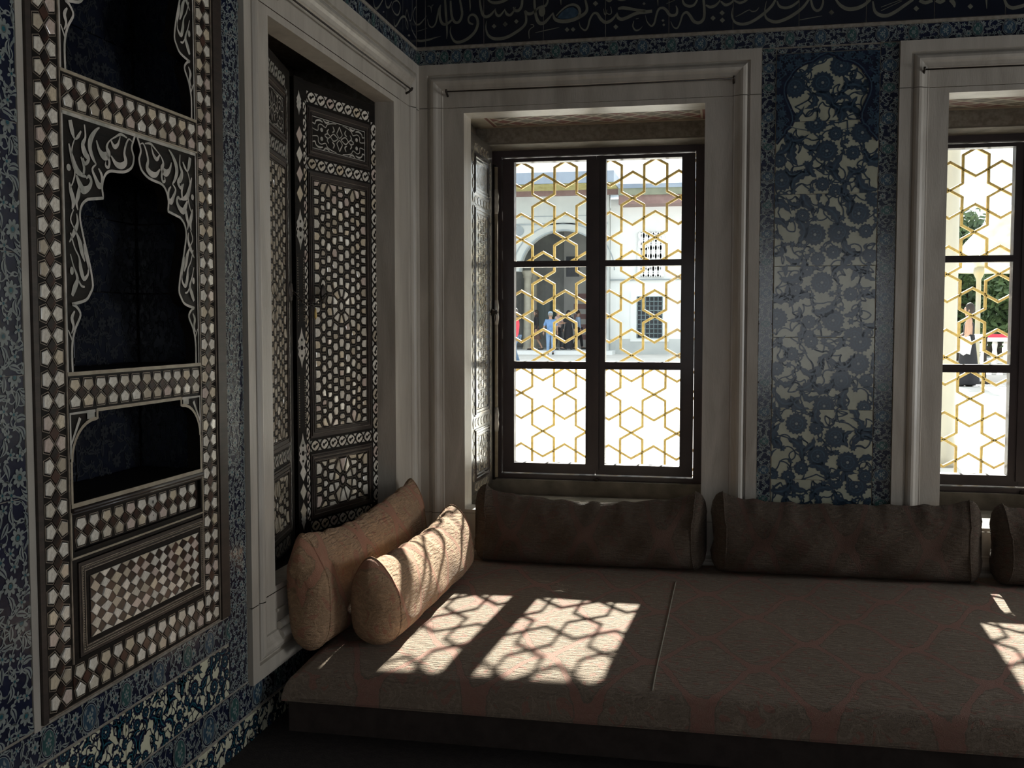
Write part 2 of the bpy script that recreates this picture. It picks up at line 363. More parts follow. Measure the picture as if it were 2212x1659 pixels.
def floral_big(x0, x1, y0, y1, rnd, unit=.05, blue=3, mid=2, light=1, ok=None, fill=1.):
    """cream ground, big serrated blossoms and saz leaves"""
    A = Art(x0, x1, y0, y1, rnd); area = (x1-x0)*(y1-y0)/(unit*unit)*fill
    d = A.darts([('F', unit*.60, max(1, int(area*.20))), ('L', unit*.44, int(area*.42)), ('G', unit*.40, int(area*.28)), ('L', unit*.30, int(area*.8)), ('s', unit*.2, int(area*1.1)), ('b', unit*.12, int(area*1.6))], ok)
    for a in d:
        for b in sorted(d, key=lambda b: math.hypot(a[1]-b[1], a[2]-b[2]))[1:3]: A.stem(a[1:3], b[1:3], unit*.07, blue)
    for k, x, y, r in d:
        if k in 'FG':
            A.star(x, y, r, 17 if k == 'F' else 12, .15, blue, 2, rnd.random())
            A.disc(x, y, r*.62, mid, 3, 12); A.disc(x, y, r*.5, blue, 4, 12)
            for i in range(7): a = i*2*PI/7; A.disc(x+r*.33*math.cos(a), y+r*.33*math.sin(a), r*.09, mid, 5, 6)
            A.disc(x, y, r*.13, light, 6, 6)
        elif k == 'L': A.leaf(x, y, r*3.3, r*1.15, rnd.random()*6.3, rnd.choice((-1, 1))*rnd.uniform(.6, 1.5), blue, mid, 2, .22)
        elif k == 's': A.star(x, y, r, 6, .4, blue, 2); A.disc(x, y, r*.3, mid, 3, 6)
        else: A.leaf(x, y, r*3, r*1.2, rnd.random()*6.3, .7, blue, None)
    return A
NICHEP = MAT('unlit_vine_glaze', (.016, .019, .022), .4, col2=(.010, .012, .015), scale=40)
CREAM2 = MAT('lit_cream_glaze', (.66, .63, .45), .25, coat=.5, col2=(.56, .54, .38), scale=12)  # cream glaze lightened: the warm light on the dado is put into the colour
TM = [NAVY, PALE, TURQ, BLUEG, GREENG, CREAM, SLATE]          # slots 0..5
def tile_mesh(name, w_, h, art=None, ground=0, ins=.0009):
    g = G(); g.prism([(ins, ins), (w_-ins, ins), (w_-ins, h-ins), (ins, h-ins)], -.004, 0, ground, ch=.0007)
    if art: art.put(g)
    return g.mesh(name, TM)
def cartouche(A, cx, cy, rx, ry, g=3, l=7):
    A.disc(cx, cy, rx, 1, l, 18, ry); A.disc(cx, cy, rx*.93, 0, l+1, 18, ry*.93); A.disc(cx, cy, rx*.84, 1, l+2, 18, ry*.84); A.disc(cx, cy, rx*.78, g, l+3, 18, ry*.8)
    A.flower(cx, cy, min(rx, ry)*.42, 6, 1, 2, 0, l+4)
    for sx in (-1, 1):
        for s2 in (-1, 1): A.leaf(cx+sx*rx*.38, cy+s2*ry*.45, min(rx, ry)*.5, min(rx, ry)*.18, 1.5+sx*s2*.5, .6, 1, None, l+4)
R = random.Random(7)

# ------------------------------------------------------------------ SETTING: walls
def wall_boxes(g, u0, u1, v0, v1, holes, n0, n1, m=0):
    us = sorted({u0, u1, *[h[0] for h in holes], *[h[1] for h in holes]}); vs = sorted({v0, v1, *[h[2] for h in holes], *[h[3] for h in holes]})
    us = [u for u in us if u0 <= u <= u1]; vs = [v for v in vs if v0 <= v <= v1]
    for a, b in zip(us, us[1:]):
        run = None
        for c, d in zip(vs, vs[1:]):
            mu, mv = (a+b)/2, (c+d)/2
            hol = any(h[0] < mu < h[1] and h[2] < mv < h[3] for h in holes)
            if not hol: run = (run[0], d) if run else (c, d)
            if hol or d == vs[-1]:
                if run: g.box(a, b, run[0], run[1], n0, n1, m)
                run = None
DXW = 1.626                                  # second window repeats the first one this far along the wall
OPEN = [(.115, 1.08, .72, 2.232), (.115+DXW, 1.08+DXW, .72, 2.232)]
OPENR = [(.115, 1.06, .72, 2.172), (.115+DXW, 1.06+DXW, .72, 2.172)]
NS = -.0016
g = G(); wall_boxes(g, -.65, 4.45, 0, 3.6, OPEN, -.44, NS); wall_boxes(g, -.65, 4.45, 0, 3.6, OPENR, -.95, -.44)
WB = g.obj('wall_back', GROUT, mat=BWM, kind='structure')
ND = .145; NU0, NU1 = -2.056, -1.608          # niches behind the cabinet
LO3 = (-1.30, -.205, .70, 2.33)
g = G(); holes = [(-2.149, -1.495, .796, 3.2), LO3]
wall_boxes(g, -6.3, 0, 0, 3.6, holes, -.38, NS); g.box(-6.3, 0, 0, 3.6, -.65, -.38)
WL = g.obj('wall_left', GROUT, mat=LWM, kind='structure')
g = G()
for a, b in (((-6.3, 0)),): pass
wall_boxes(g, -6.3, 0, 0, 3.6, [(-1.7, -.1, 1.0, 2.1), (-4.4, -2.8, 1.1, 2.3)], -.3, 0)
g.obj('wall_right', DARKT, mat=frame((4.25, 0, 0), (0, 1, 0), (0, 0, 1)) @ Matrix.Scale(-1, 4, (0, 0, 1)), kind='structure')
g = G(); wall_boxes(g, 0, 4.25, 0, 3.6, [(.55, 2.65, .9, 2.1)], 0, .3)
g.obj('wall_rear', DARKT, mat=frame((0, -6.0, 0), (1, 0, 0), (0, 0, 1)), kind='structure')
g = G(); g.box(0, 4.25, -6, 0, 3.4, 3.6); g.obj('ceiling', DARKT, kind='structure')
g = G(); g.box(0, 4.25, -6, 0, -.15, 0); g.box(0.0, 4.25, -2.35, -.0, 0, .465); g.obj('floor', CARPET, kind='structure')

# ------------------------------------------------------------------ back wall tiles
def put_tile(name, me, parent, M0, u, v, su=1, sv=1): return place(name, me, parent, M0 @ T(u, v, 0) @ Matrix.Diagonal((su, sv, 1, 1)))
# --- flower panel between the windows
PX0, PX1, PZ1 = 1.2545, 1.5835, 2.352
prof = [(605, 175), (575, 188), (545, 200), (515, 222), (490, 240), (455, 247), (420, 262), (385, 285), (350, 320), (335, 350), (305, 390), (292, 425), (290, 465), (298, 505), (315, 545), (335, 590), (348, 630), (350, 668), (335, 705), (300, 733), (292, 760), (262, 790), (243, 830)]
PL = [BW(1600+x/3.3175, 60+y/3.3175) for x, y in prof]; pcx = (PX0+PX1)/2
PL = [(min(p[0]-PL[0][0], 0), p[1]) for p in PL]; PL[-1] = (PX0-pcx, PL[-1][1])
arch = [(pcx+p[0], p[1]) for p in PL]
def arch_half(z):
    for a, b in zip(PL, PL[1:]):
        if b[1] <= z <= a[1]: t = (z-a[1])/((b[1]-a[1]) or 1); return abs(a[0]+(b[0]-a[0])*t)
    return 9 if z < PL[-1][1] else 0
rows = [(2.128, PZ1), (1.887, 2.128), (1.647, 1.887), (1.407, 1.647), (1.163, 1.407), (.922, 1.163), (.681, .922)]
rb = random.Random(11)
for z0, z1 in rows:
    A = floral_big(PX0, PX1, z0, z1, rb, unit=.064, fill=1.05, blue=6, mid=3, light=1, ok=(lambda x, z: abs(x-pcx) < arch_half(z)-.012) if z1 > 2.06 else None)
    if z1 > 2.05:
        for sg in (-1, 1):
            side = [(pcx+sg*abs(p[0]), p[1]) for p in PL]
            P_ = side+[(pcx+sg*(pcx-PX0)*1.0, PL[-1][1]), (pcx+sg*(pcx-PX0), PZ1), (pcx, PZ1)]
            A.add(P_, 0, 12)
            for p, q in zip(side, side[1:]):
                for wd, m, l, o in ((.016, 0, 13, 0), (.004, 3, 14, .003)):
                    l_ = math.hypot(q[0]-p[0], q[1]-p[1]) or 1; nx, ny = -(q[1]-p[1])/l_, (q[0]-p[0])/l_
                    A.add([(p[0]+nx*wd/2, p[1]+ny*wd/2), (p[0]-nx*wd/2, p[1]-ny*wd/2), (q[0]-nx*wd/2, q[1]-ny*wd/2), (q[0]+nx*wd/2, q[1]+ny*wd/2)], m, l)
        B2 = floral_small(PX0, PX1, max(z0, 2.03), z1, rb, .8, ok=lambda x, z: abs(x-pcx) > arch_half(z)+.018, unit=.017, cols=(1, 3, 0))
        for p, m, l in B2.p: A.p.append((p, 3 if m == 1 else m, l+16))
    A2 = Art(0, PX1-PX0, 0, z1-z0, rb); A2.p = [([(x-PX0, y-z0) for x, y in p], m, l) for p, m, l in A.p]
    put_tile('flower_tile', tile_mesh('flower_tile', PX1-PX0, z1-z0, A2, 5), WB, BWM, PX0, z0)
# --- cartouche borders each side of the panel and the row above
def border_tile(w_, h, seed, horiz=False, ground=0):
    r = random.Random(seed); A = floral_small(0, w_, 0, h, r, .95, unit=.0125)
    if horiz:
        cartouche(A, w_*.5, h/2, h*.42, h*.47)
        for s in (0, 1): cartouche(A, s*w_, h/2, h*.34, h*.45, 4)
    else:
        cartouche(A, w_/2, h*.5, w_*.48, w_*.40)
        for s in (0, 1): cartouche(A, w_/2, s*h, w_*.42, w_*.3, 4)
    return tile_mesh('border_tile', w_, h, A, ground)
for (a, b), zs in (((1.2065, 1.2525), (.66, .853, 1.051, 1.253, 1.452, 1.662, 1.852, 2.047, 2.244, 2.372)), ((1.5855, 1.6435), (.64, .849, 1.045, 1.242, 1.436, 1.636, 1.827, 2.028, 2.227, 2.372))):
    full = [border_tile(b-a, .199, s) for s in (3, 4)]
    for i, (z0, z1) in enumerate(zip(zs, zs[1:])):
        if abs(z1-z0-.199) < .02 and i % 1 == 0:
            put_tile('border_tile', full[i % 2], WB, BWM, a, z0, 1, (z1-z0)/.199)
        else: put_tile('border_tile', border_tile(b-a, z1-z0, 30+i), WB, BWM, a, z0)
for a, b, s in ((1.2545, 1.30, 41), (1.30, 1.43, 42), (1.43, 1.535, 43), (1.535, 1.5835, 44)):
    r = random.Random(s); put_tile('border_tile', tile_mesh('border_tile', b-a, .0165, floral_small(0, b-a, 0, .0165, r, 1., unit=.011)), WB, BWM, a, 2.3545)
# --- border row over the windows, and inscription band above it
bx = [0.0]+[BW(x, 70)[0] for x in (960, 1011, 1080, 1201, 1326)]+[BW(x, 60)[0] for x in (1451, 1577, 1707, 1840, 1974, 2112, 2250)]
bx += [bx[-1]+.24*i for i in range(1, 9)]
bh = .0535; bm = {}
for a, b in zip(bx, bx[1:]):
    w_ = b-a; k = round(w_, 2)
    if k not in bm: bm[k] = border_tile(k, bh, int(k*1000), True)
    put_tile('border_tile', bm[k], WB, BWM, a, 2.3755, w_/k)
g = G(); g.box(0, 4.25, 2.4305, 2.4405, -.003, .001); g.obj('grout_band', GROUT, WB, BWM)
tx = [0.0]+[BW(x, 60)[0] for x in (919, 1045, 1174, 1308)]+[BW(x, 50)[0] for x in (1445, 1583.5, 1726, 1871, 2018, 2171)]
tx += [tx[-1]+.24*i for i in range(1, 9)]
def band_tile(w_):
    g_ = G(); i_ = .001; g_.prism([(i_, i_), (w_-i_, i_), (w_-i_, .239), (i_, .239)], -.004, 0, 0, ch=.0006); return g_.mesh('inscription_tile', BLACKN)
for a, b in zip(tx, tx[1:]):
    me = band_tile(b-a)
    for k in range(2): put_tile('inscription_tile', me, WB, BWM, a, 2.4415+.241*k)
# left wall rows
lu = [-.0]+[LW(x, y)[0] for x, y in ((853, 100), (805, 60), (748, 20))]; lu = sorted(set(lu)); st = .215
while lu[0] > -6: lu.insert(0, lu[0]-st)
bmL = {}
for a, b in zip(lu, lu[1:]):
    k = round(b-a, 2)
    if k not in bmL: bmL[k] = border_tile(k, bh, int(k*1000)+5, True)
    if b < -2.16 or a > -1.42:
        put_tile('border_tile', bmL[k], WL, LWM, a, 2.3755, (b-a)/k)
g = G(); g.box(-1.40, 0, 2.4305, 2.4405, -.003, .001); g.obj('grout_band', GROUT, WL, LWM)
me = band_tile(.215)
for i in range(7):
    for k in range(2): put_tile('inscription_tile', me, WL, LWM, -.003-.215*(i+1), 2.4415+.241*k)

# --- inscription (traced from the photograph on to the wall planes)
INSCR = G()
def cr(P, n=3):      # catmull-rom through (x,y,w)
    out = []
    for i in range(len(P)-1):
        p0, p1, p2, p3 = P[max(i-1, 0)], P[i], P[i+1], P[min(i+2, len(P)-1)]
        for k in range(n):
            t = k/n; out.append(tuple(.5*((2*b)+(-a+c)*t+(2*a-5*b+4*c-d)*t*t+(-a+3*b-3*c+d)*t**3) for a, b, c, d in zip(p0, p1, p2, p3)))
    out.append(P[-1]); return out
def ink(P, ox, sc_, fn, g_, z=.0006):
    Q = []
    for x, y, w_ in cr(P):
        u, v = fn(ox+x/sc_, y/sc_); u2, v2 = fn(ox+x/sc_, (y+10)/sc_); k = abs(v-v2)/10; Q.append((u, v, max(w_, 2)*k*.85))
    g_.stroke(Q, z)
def dia(x, y, r, ox, sc_, fn, g_): g_.poly([fn(ox+(x+dx)/sc_, (y+dy)/sc_) for dx, dy in ((-r, 0), (0, r), (r, 0), (0, -r))], .0006)
SA, SC, SD = 5.821, 5.53, 5.12
for P in [
 [(1054, 508, 32), (1100, 515, 34), (1200, 500, 30), (1280, 475, 16), (1355, 455, 4)], [(1054, 312, 28), (1090, 300, 24), (1140, 245, 14), (1175, 195, 5)],
 [(1054, 393, 8), (1110, 380, 10), (1180, 352, 6)], [(1185, 80, 6), (1215, 78, 10), (1230, 110, 10), (1232, 160, 5)], [(1235, 105, 6), (1243, 70, 12), (1262, 62, 8)],
 [(1185, 240, 6), (1200, 310, 14), (1240, 345, 22), (1285, 300, 22), (1310, 200, 26), (1330, 110, 24), (1352, 60, 10)],
 [(1352, 60, 10), (1338, 150, 30), (1345, 240, 38), (1375, 300, 42), (1420, 305, 40), (1465, 275, 34), (1492, 250, 20)],
 [(1475, 8, 26), (1480, 120, 34), (1498, 230, 38), (1540, 285, 40), (1590, 265, 38), (1620, 180, 36), (1608, 80, 34), (1590, -10, 30)],
 [(1405, -10, 30), (1415, 150, 36), (1428, 330, 26), (1430, 430, 20), (1425, 490, 5)],
 [(1760, 305, 22), (1715, 290, 30), (1697, 245, 26), (1718, 198, 30), (1760, 185, 36), (1802, 220, 38), (1818, 300, 40), (1780, 400, 42), (1700, 480, 44), (1610, 525, 44), (1540, 528, 40), (1495, 480, 28), (1470, 400, 16), (1480, 330, 5)],
 [(1715, -5, 22), (1722, 80, 20), (1720, 145, 3)], [(1840, -5, 26), (1855, 100, 34), (1880, 185, 40), (1925, 213, 44), (1980, 185, 38), (2020, 140, 24), (2042, 108, 8)],
 [(2035, 120, 14), (2050, 180, 34), (2085, 200, 38), (2125, 165, 26), (2160, 112, 8)], [(2155, 120, 14), (2180, 175, 36), (2225, 190, 40), (2270, 140, 24), (2292, 90, 8)],
 [(1940, -5, 20), (1990, 30, 36), (2060, 35, 44), (2140, 15, 40), (2212, -20, 30)],
 [(1930, 260, 5), (1918, 340, 20), (1940, 430, 34), (1995, 478, 42), (2070, 490, 46), (2180, 470, 46), (2290, 410, 44), (2380, 345, 40), (2423, 280, 36), (2423, 200, 32), (2408, 135, 30)]]: ink(P, 720, SA, BW, INSCR)
for x, y, r in ((2022, 330, 30), (2162, 302, 30)): dia(x, y, r, 720, SA, BW, INSCR)
for P in [
 [(285, 90, 18), (305, 130, 40), (350, 132, 44), (388, 80, 40), (398, -5, 34)], [(430, 135, 30), (465, 172, 46), (520, 168, 40), (575, 120, 34), (620, 88, 30), (680, 78, 34), (710, 40, 30), (720, -5, 26)],
 [(550, -5, 34), (555, 100, 36), (575, 220, 44), (612, 288, 54), (670, 288, 48), (730, 230, 34), (785, 160, 12)],
 [(783, 160, 16), (800, 230, 42), (850, 262, 54), (940, 268, 56), (1040, 248, 54), (1130, 205, 52), (1188, 165, 46), (1212, 105, 40), (1188, -5, 28)],
 [(820, 205, 14), (880, 140, 22), (960, 78, 28), (1040, 58, 36), (1100, 88, 40), (1122, 150, 40), (1105, 210, 40)],
 [(1110, 270, 5), (1130, 340, 16), (1185, 382, 26), (1222, 340, 26), (1245, 250, 28), (1290, 172, 30), (1340, 172, 40), (1385, 240, 46), (1445, 283, 48), (1510, 260, 42), (1560, 210, 28), (1592, 158, 10)],
 [(1590, 160, 14), (1600, 218, 44), (1650, 243, 50), (1730, 215, 50), (1800, 180, 50), (1870, 158, 54), (1950, 150, 54), (2030, 140, 46)], [(1600, 112, 30), (1660, 98, 50), (1760, 112, 44), (1860, 130, 40), (1950, 140, 40)],
 [(1420, 110, 8), (1430, 175, 14), (1450, 180, 14), (1462, 120, 8)], [(1462, 165, 12), (1490, 182, 16), (1520, 160, 14), (1508, 85, 10)],
 [(560, 412, 8), (700, 380, 14), (862, 345, 6)], [(500, 312, 8), (530, 310, 12), (543, 332, 12), (500, 362, 12), (480, 400, 14), (485, 485, 10)],
 [(880, -5, 26), (885, 65, 4)], [(1440, -5, 10), (1490, 15, 34), (1525, -5, 20)], [(1595, -5, 20), (1645, 5, 22), (1700, -5, 14)], [(1825, 238, 8), (1862, 232, 9)], [(1800, 262, 8), (1787, 330, 18), (1822, 382, 24), (1870, 372, 18), (1908, 332, 4)],
 [(1945, 190, 4), (1965, 270, 14), (2018, 328, 26), (2058, 290, 28), (2080, 200, 28), (2112, 118, 34), (2165, 100, 38), (2210, 130, 42), (2255, 190, 44), (2330, 185, 40), (2345, 120, 30), (2328, 72, 12)], [(2100, -5, 22), (2105, 75, 4)]]: ink(P, 1060, SA, BW, INSCR)
for x, y, r in ((182, 307, 30), (322, 270, 30), (1318, 45, 34), (960, 373, 30), (1036, 370, 30), (1573, 338, 32), (1928, 47, 20)): dia(x, y, r, 1060, SA, BW, INSCR)
INSCR.poly([BW(1060+(645+42*math.cos(t))/SA, (140+72*math.sin(t))/SA) for t in (i*PI/8 for i in range(16))], .0007)
for P in [
 [(270, 255, 5), (300, 320, 14), (345, 338, 22), (380, 280, 22), (412, 180, 28), (460, 147, 36), (502, 190, 40), (545, 255, 44), (605, 273, 44), (658, 235, 40), (673, 150, 36), (662, -5, 34)],
 [(690, 60, 20), (740, 85, 40), (800, 68, 38), (845, 25, 22), (862, -5, 12)], [(868, 15, 20), (920, 60, 40), (980, 43, 34), (1020, 5, 24)], [(1028, 5, 24), (1090, 35, 34), (1150, 18, 34), (1190, -10, 24)],
 [(410, -5, 20), (432, 50, 34), (490, 75, 40), (550, 58, 34), (588, -5, 24)],
 [(1010, 90, 5), (1000, 180, 20), (1032, 258, 32), (1100, 288, 40), (1190, 280, 42), (1290, 230, 42), (1400, 148, 42), (1480, 68, 38), (1522, -5, 30)],
 [(1415, 12, 5), (1395, 110, 16), (1403, 200, 28), (1450, 243, 40), (1530, 263, 44), (1640, 230, 46), (1750, 168, 46), (1850, 88, 40), (1920, -5, 30)],
 [(1540, 15, 20), (1570, 75, 34), (1640, 95, 40), (1720, 73, 38), (1805, 10, 30)], [(1045, 200, 5), (1100, 175, 12), (1180, 130, 14), (1215, 120, 10), (1240, 137, 16), (1290, 130, 16), (1325, 88, 7)],
 [(1945, -5, 26), (1965, 80, 34), (2010, 128, 36), (2060, 108, 34), (2088, 40, 28), (2090, -5, 22)], [(1810, 240, 9), (1940, 215, 12), (2080, 190, 6)], [(220, 45, 8), (320, 2, 8)]]: ink(P, 1400, SC, BW, INSCR)
for x, y, r in ((775, 217, 32), (884, 155, 32), (887, 242, 32), (2190, 150, 32), (178, 245, 18), (187, 298, 18)): dia(x, y, r, 1400, SC, BW, INSCR)
for P in [
 [(130, -5, 24), (180, 58, 40), (260, 100, 50), (350, 95, 50), (440, 58, 44), (512, -5, 34)], [(540, 15, 18), (560, 120, 36), (620, 168, 46), (700, 172, 46), (790, 130, 44), (880, 68, 40), (985, -5, 34)],
 [(630, 80, 8), (850, -2, 8)], [(630, 120, 8), (862, 10, 8)], [(1055, 5, 40), (1120, 30, 46), (1200, 5, 40)], [(1238, 2, 46), (1285, 25, 46), (1335, -2, 40)], [(1400, -5, 56), (1435, 40, 48), (1442, 82, 14)],
 [(1795, -5, 26), (1800, 100, 4)], [(1995, -5, 30), (2025, 60, 40), (2090, 88, 46), (2212, 60, 46), (2330, 10, 40)]]: ink(P, 1780, SD, BW, INSCR)
for x, y, r in ((82, 138, 30), (1020, 95, 32), (1618, 72, 32)): dia(x, y, r, 1780, SD, BW, INSCR)
INSCR.obj('inscription_lettering', INSC, WB, BWM)
g = G(); g.poly([BW(1060+x/SA, y/SA) for x, y in ((835, 222), (900, 142), (970, 98), (1040, 92), (1092, 130), (1102, 172), (1065, 212), (980, 236), (880, 238))], .0003)
g.obj('letter_infill', BLUEG, WB, BWM)
g = G()
for P in [
 [(500, -5, 10), (515, 80, 24), (540, 110, 34), (580, 70, 26), (622, -5, 20)], [(650, -5, 14), (665, 80, 30), (700, 92, 30), (732, 20, 14)],
 [(760, 18, 14), (800, 10, 20), (832, 45, 24), (840, 110, 26), (815, 185, 26), (775, 175, 22), (742, 120, 18), (735, 70, 14), (760, 18, 14)],
 [(760, 240, 8), (770, 325, 24), (800, 312, 30), (850, 225, 32), (900, 212, 34), (935, 300, 20), (932, 370, 10), (912, 310, 14), (908, 200, 14), (925, 120, 14), (945, 200, 16), (960, 260, 20), (983, 230, 14), (990, 120, 12), (990, -5, 12)],
 [(970, 290, 8), (990, 380, 18), (1042, 478, 28)], [(670, 140, 6), (670, 230, 3)], [(872, -5, 9), (872, 400, 4)], [(1000, 170, 14), (1012, 260, 22), (1042, 310, 24)], [(1040, 85, 12), (1018, 110, 16), (1002, 168, 14)]]: ink(P, 720, SA, LW, g)
for x, y, r in ((630, 150, 12), (950, 445, 16)): dia(x, y, r, 720, SA, LW, g)
g.obj('inscription_lettering', INSC, WL, LWM)

# ------------------------------------------------------------------ left wall tiles
zs = (0.55, .795, .981, 1.176, 1.37, 1.563, 1.763, 1.963, 2.163, 2.363, 2.563, 2.763)
A_ = [tile_mesh('floral_tile', .24, .2, floral_small(0, .24, 0, .2, random.Random(s), 1.15, unit=.0185)) for s in (61, 62)]
for i, (z0, z1) in enumerate(zip(zs, zs[1:])):
    for k in range(4):
        if z0 < .6 : continue
        put_tile('floral_tile', A_[(i+k) % 2], WL, LWM, -2.166-.24*(k+1), z0, 1, (z1-z0)/.2)
g = G(); g.box(-2.165, -2.148, .79, 3.2, -.003, .0012); g.obj('grout_band', PLASTER, WL, LWM)
zs = (.613, .806, 1.007, 1.226, 1.443, 1.664, 1.875, 2.093, 2.31, 2.53, 2.75)
A_ = [tile_mesh('vine_tile', .0895, .21, floral_small(0, .0895, 0, .21, random.Random(s), 1.3, unit=.0125)) for s in (71, 72, 73)]
for i, (z0, z1) in enumerate(zip(zs, zs[1:])):
    put_tile('vine_tile', A_[i % 3], WL, LWM, -1.4935, z0, 1, (z1-z0)/.21)
# dado: cartouche row / cream tiles / cartouche row / cream row under
def dado_row(z0, z1, us, kind, sd):
    ms = {}
    for a, b in zip(us, us[1:]):
        k = round(b-a, 2); key = (k, len(ms) % 2)
        if k not in ms:
            if kind == 'c': ms[k] = border_tile(k, z1-z0, sd+int(k*100), True)
            else: ms[k] = tile_mesh('cream_tile', k, z1-z0, floral_big(0, k, 0, z1-z0, random.Random(sd+int(k*100)), unit=.033, blue=0, mid=2, light=5, fill=1.0), 5); ms[k].materials[5] = CREAM2
        put_tile('dado_tile', ms[k], WL, LWM, a, z0, (b-a)/k)
dado_row(.733, .792, [-2.586, -2.36, -2.133, -1.907, -1.681, -1.4955], 'c', 81)
dado_row(.614, .7285, [-2.586, -2.36, -2.133, -1.907, -1.681, -1.4955], 'k', 83)
dado_row(.535, .6095, [-2.7, -2.45, -2.2, -1.96, -1.72, -1.477, -1.24, -1.0, -.7, -.4, -.1], 'c', 87)
dado_row(.40, .5285, [-2.7, -2.48, -2.26, -2.04, -1.82, -1.6, -1.38, -1.16, -.9, -.6, -.3, -.05], 'k', 88)

# ------------------------------------------------------------------ marble window surrounds
def surround(name, M0, o, i, depth, label, splits, kindn=True, extra=None):
    """o, i = outer and inner rectangles (u0,u1,v0,v1); moulded ring, cut at the stone joints into jambs, lintel and sill"""
    pr = [(0, -.002), (0, .011), (.036, .011), (.038, .003), (.043, .003), (.046, .010), (.052, .0145), (.060, .0165), (.068, .0145), (.076, .009), (.086, .005), (.090, .005), (.092, .0), ('i', 0), ('i', -.002), ('i', -depth)]
    root = empty(name, (0, 0, 0), label, kind='structure', mat=M0)
    def ring(d):
        if d == 'i': return (i[0], i[1], i[2], i[3])
        return (o[0]+d, o[1]-d, o[2]+d, o[3]-d)
    def piece(pn, keep, lo, hi):
        bm = bmesh.new(); prev = None
        for d, n in pr:
            r = ring(d); vs = [bm.verts.new((x, y, n)) for x, y in ((r[0], r[2]), (r[1], r[2]), (r[1], r[3]), (r[0], r[3]))]
            if prev:
                for k in range(4): bm.faces.new((prev[k], prev[(k+1) % 4], vs[(k+1) % 4], vs[k]))
            prev = vs
        r = (i[0], i[1], i[2], i[3])
        for ax, v, s in keep:
            nrm = [0, 0, 0]; nrm[ax] = s; co = [0, 0, 0]; co[ax] = v
            bmesh.ops.bisect_plane(bm, geom=bm.verts[:]+bm.edges[:]+bm.faces[:], plane_co=co, plane_no=nrm, clear_outer=True)
        bmesh.ops.recalc_face_normals(bm, faces=bm.faces)
        me = bpy.data.meshes.new(pn); bm.to_mesh(me); bm.free(); me.materials.append(MARBLE)
        # make sure the faces look outwards (towards +n)
        ob = place(pn, me, root, M0); return ob
    zl, zs_ = splits; um = (i[0]+i[1])/2; gp = .0012
    piece('lintel', [(1, zl+gp, -1)], 0, 0); piece('stone_sill', [(1, zs_-gp, 1)], 0, 0)
    piece('jamb', [(1, zl-gp, 1), (1, zs_+gp, -1), (0, um, 1)], 0, 0); piece('jamb', [(1, zl-gp, 1), (1, zs_+gp, -1), (0, um, -1)], 0, 0)
    return root
def rod(name, M0, u0, u1, v, lab):
    g_ = G(); n = .022
    g_.tube([(u0, v, n), ((u0+u1)/2, v-.002, n), (u1, v, n)], .0026, 8)
    for u, s in ((u0, 1), (u1, -1)): g_.tube([(u+.004*s, v-.012, -.0), (u+.004*s, v-.006, n*.6), (u+.004*s, v+.001, n), (u+.004*s, v+.008, n+.003)], .004, 7)
    o = g_.obj(name, IRON, mat=M0, label=lab, cat='rod'); return o
def joinery(root, dx):
    """timber frame, two casements of three panes, glass; lies in the plane Y .58 - .66"""
    M_ = BWM @ T(dx, 0, -.62)
    g_ = G(); wall_boxes(g_, .118, 1.058, .80, 2.17, [(.185, .977, .826, 2.14)], -.04, .03); f = g_.obj('window_frame', JOINERY, root, M_)
    zz = [(.872, 1.266), (1.297, 1.688), (1.713, 2.12)]
    for (a, b), (x0, x1) in (((.236, .537), (.187, .5765)), ((.617, .922), (.578, .975))):
        g_ = G(); hl = [(a, b, z0, z1) for z0, z1 in zz]
        wall_boxes(g_, x0, x1, .83, 2.136, hl, -.028, .012)
        for h in hl: wall_boxes(g_, h[0]-.006, h[1]+.006, h[2]-.006, h[3]+.006, [h], .012, .017)
        if a > .6: g_.box(.566, .592, .85, 2.12, .012, .024)
        c = g_.obj('casement', JOINERY, root, M_)
        for h in hl:
            g2 = G(); g2.box(h[0]-.003, h[1]+.003, h[2]-.003, h[3]+.003, -.012, -.008); g2.obj('pane', GLASS, c, M_)
    if True:
        g_ = G(); g_.tube([(.585, .812, .03), (.585, .812, .045)], .007, 8); g_.tube([(.575, .812, .045), (.60, .812, .046)], .004, 6); g_.obj('latch', IRON, root, M_)
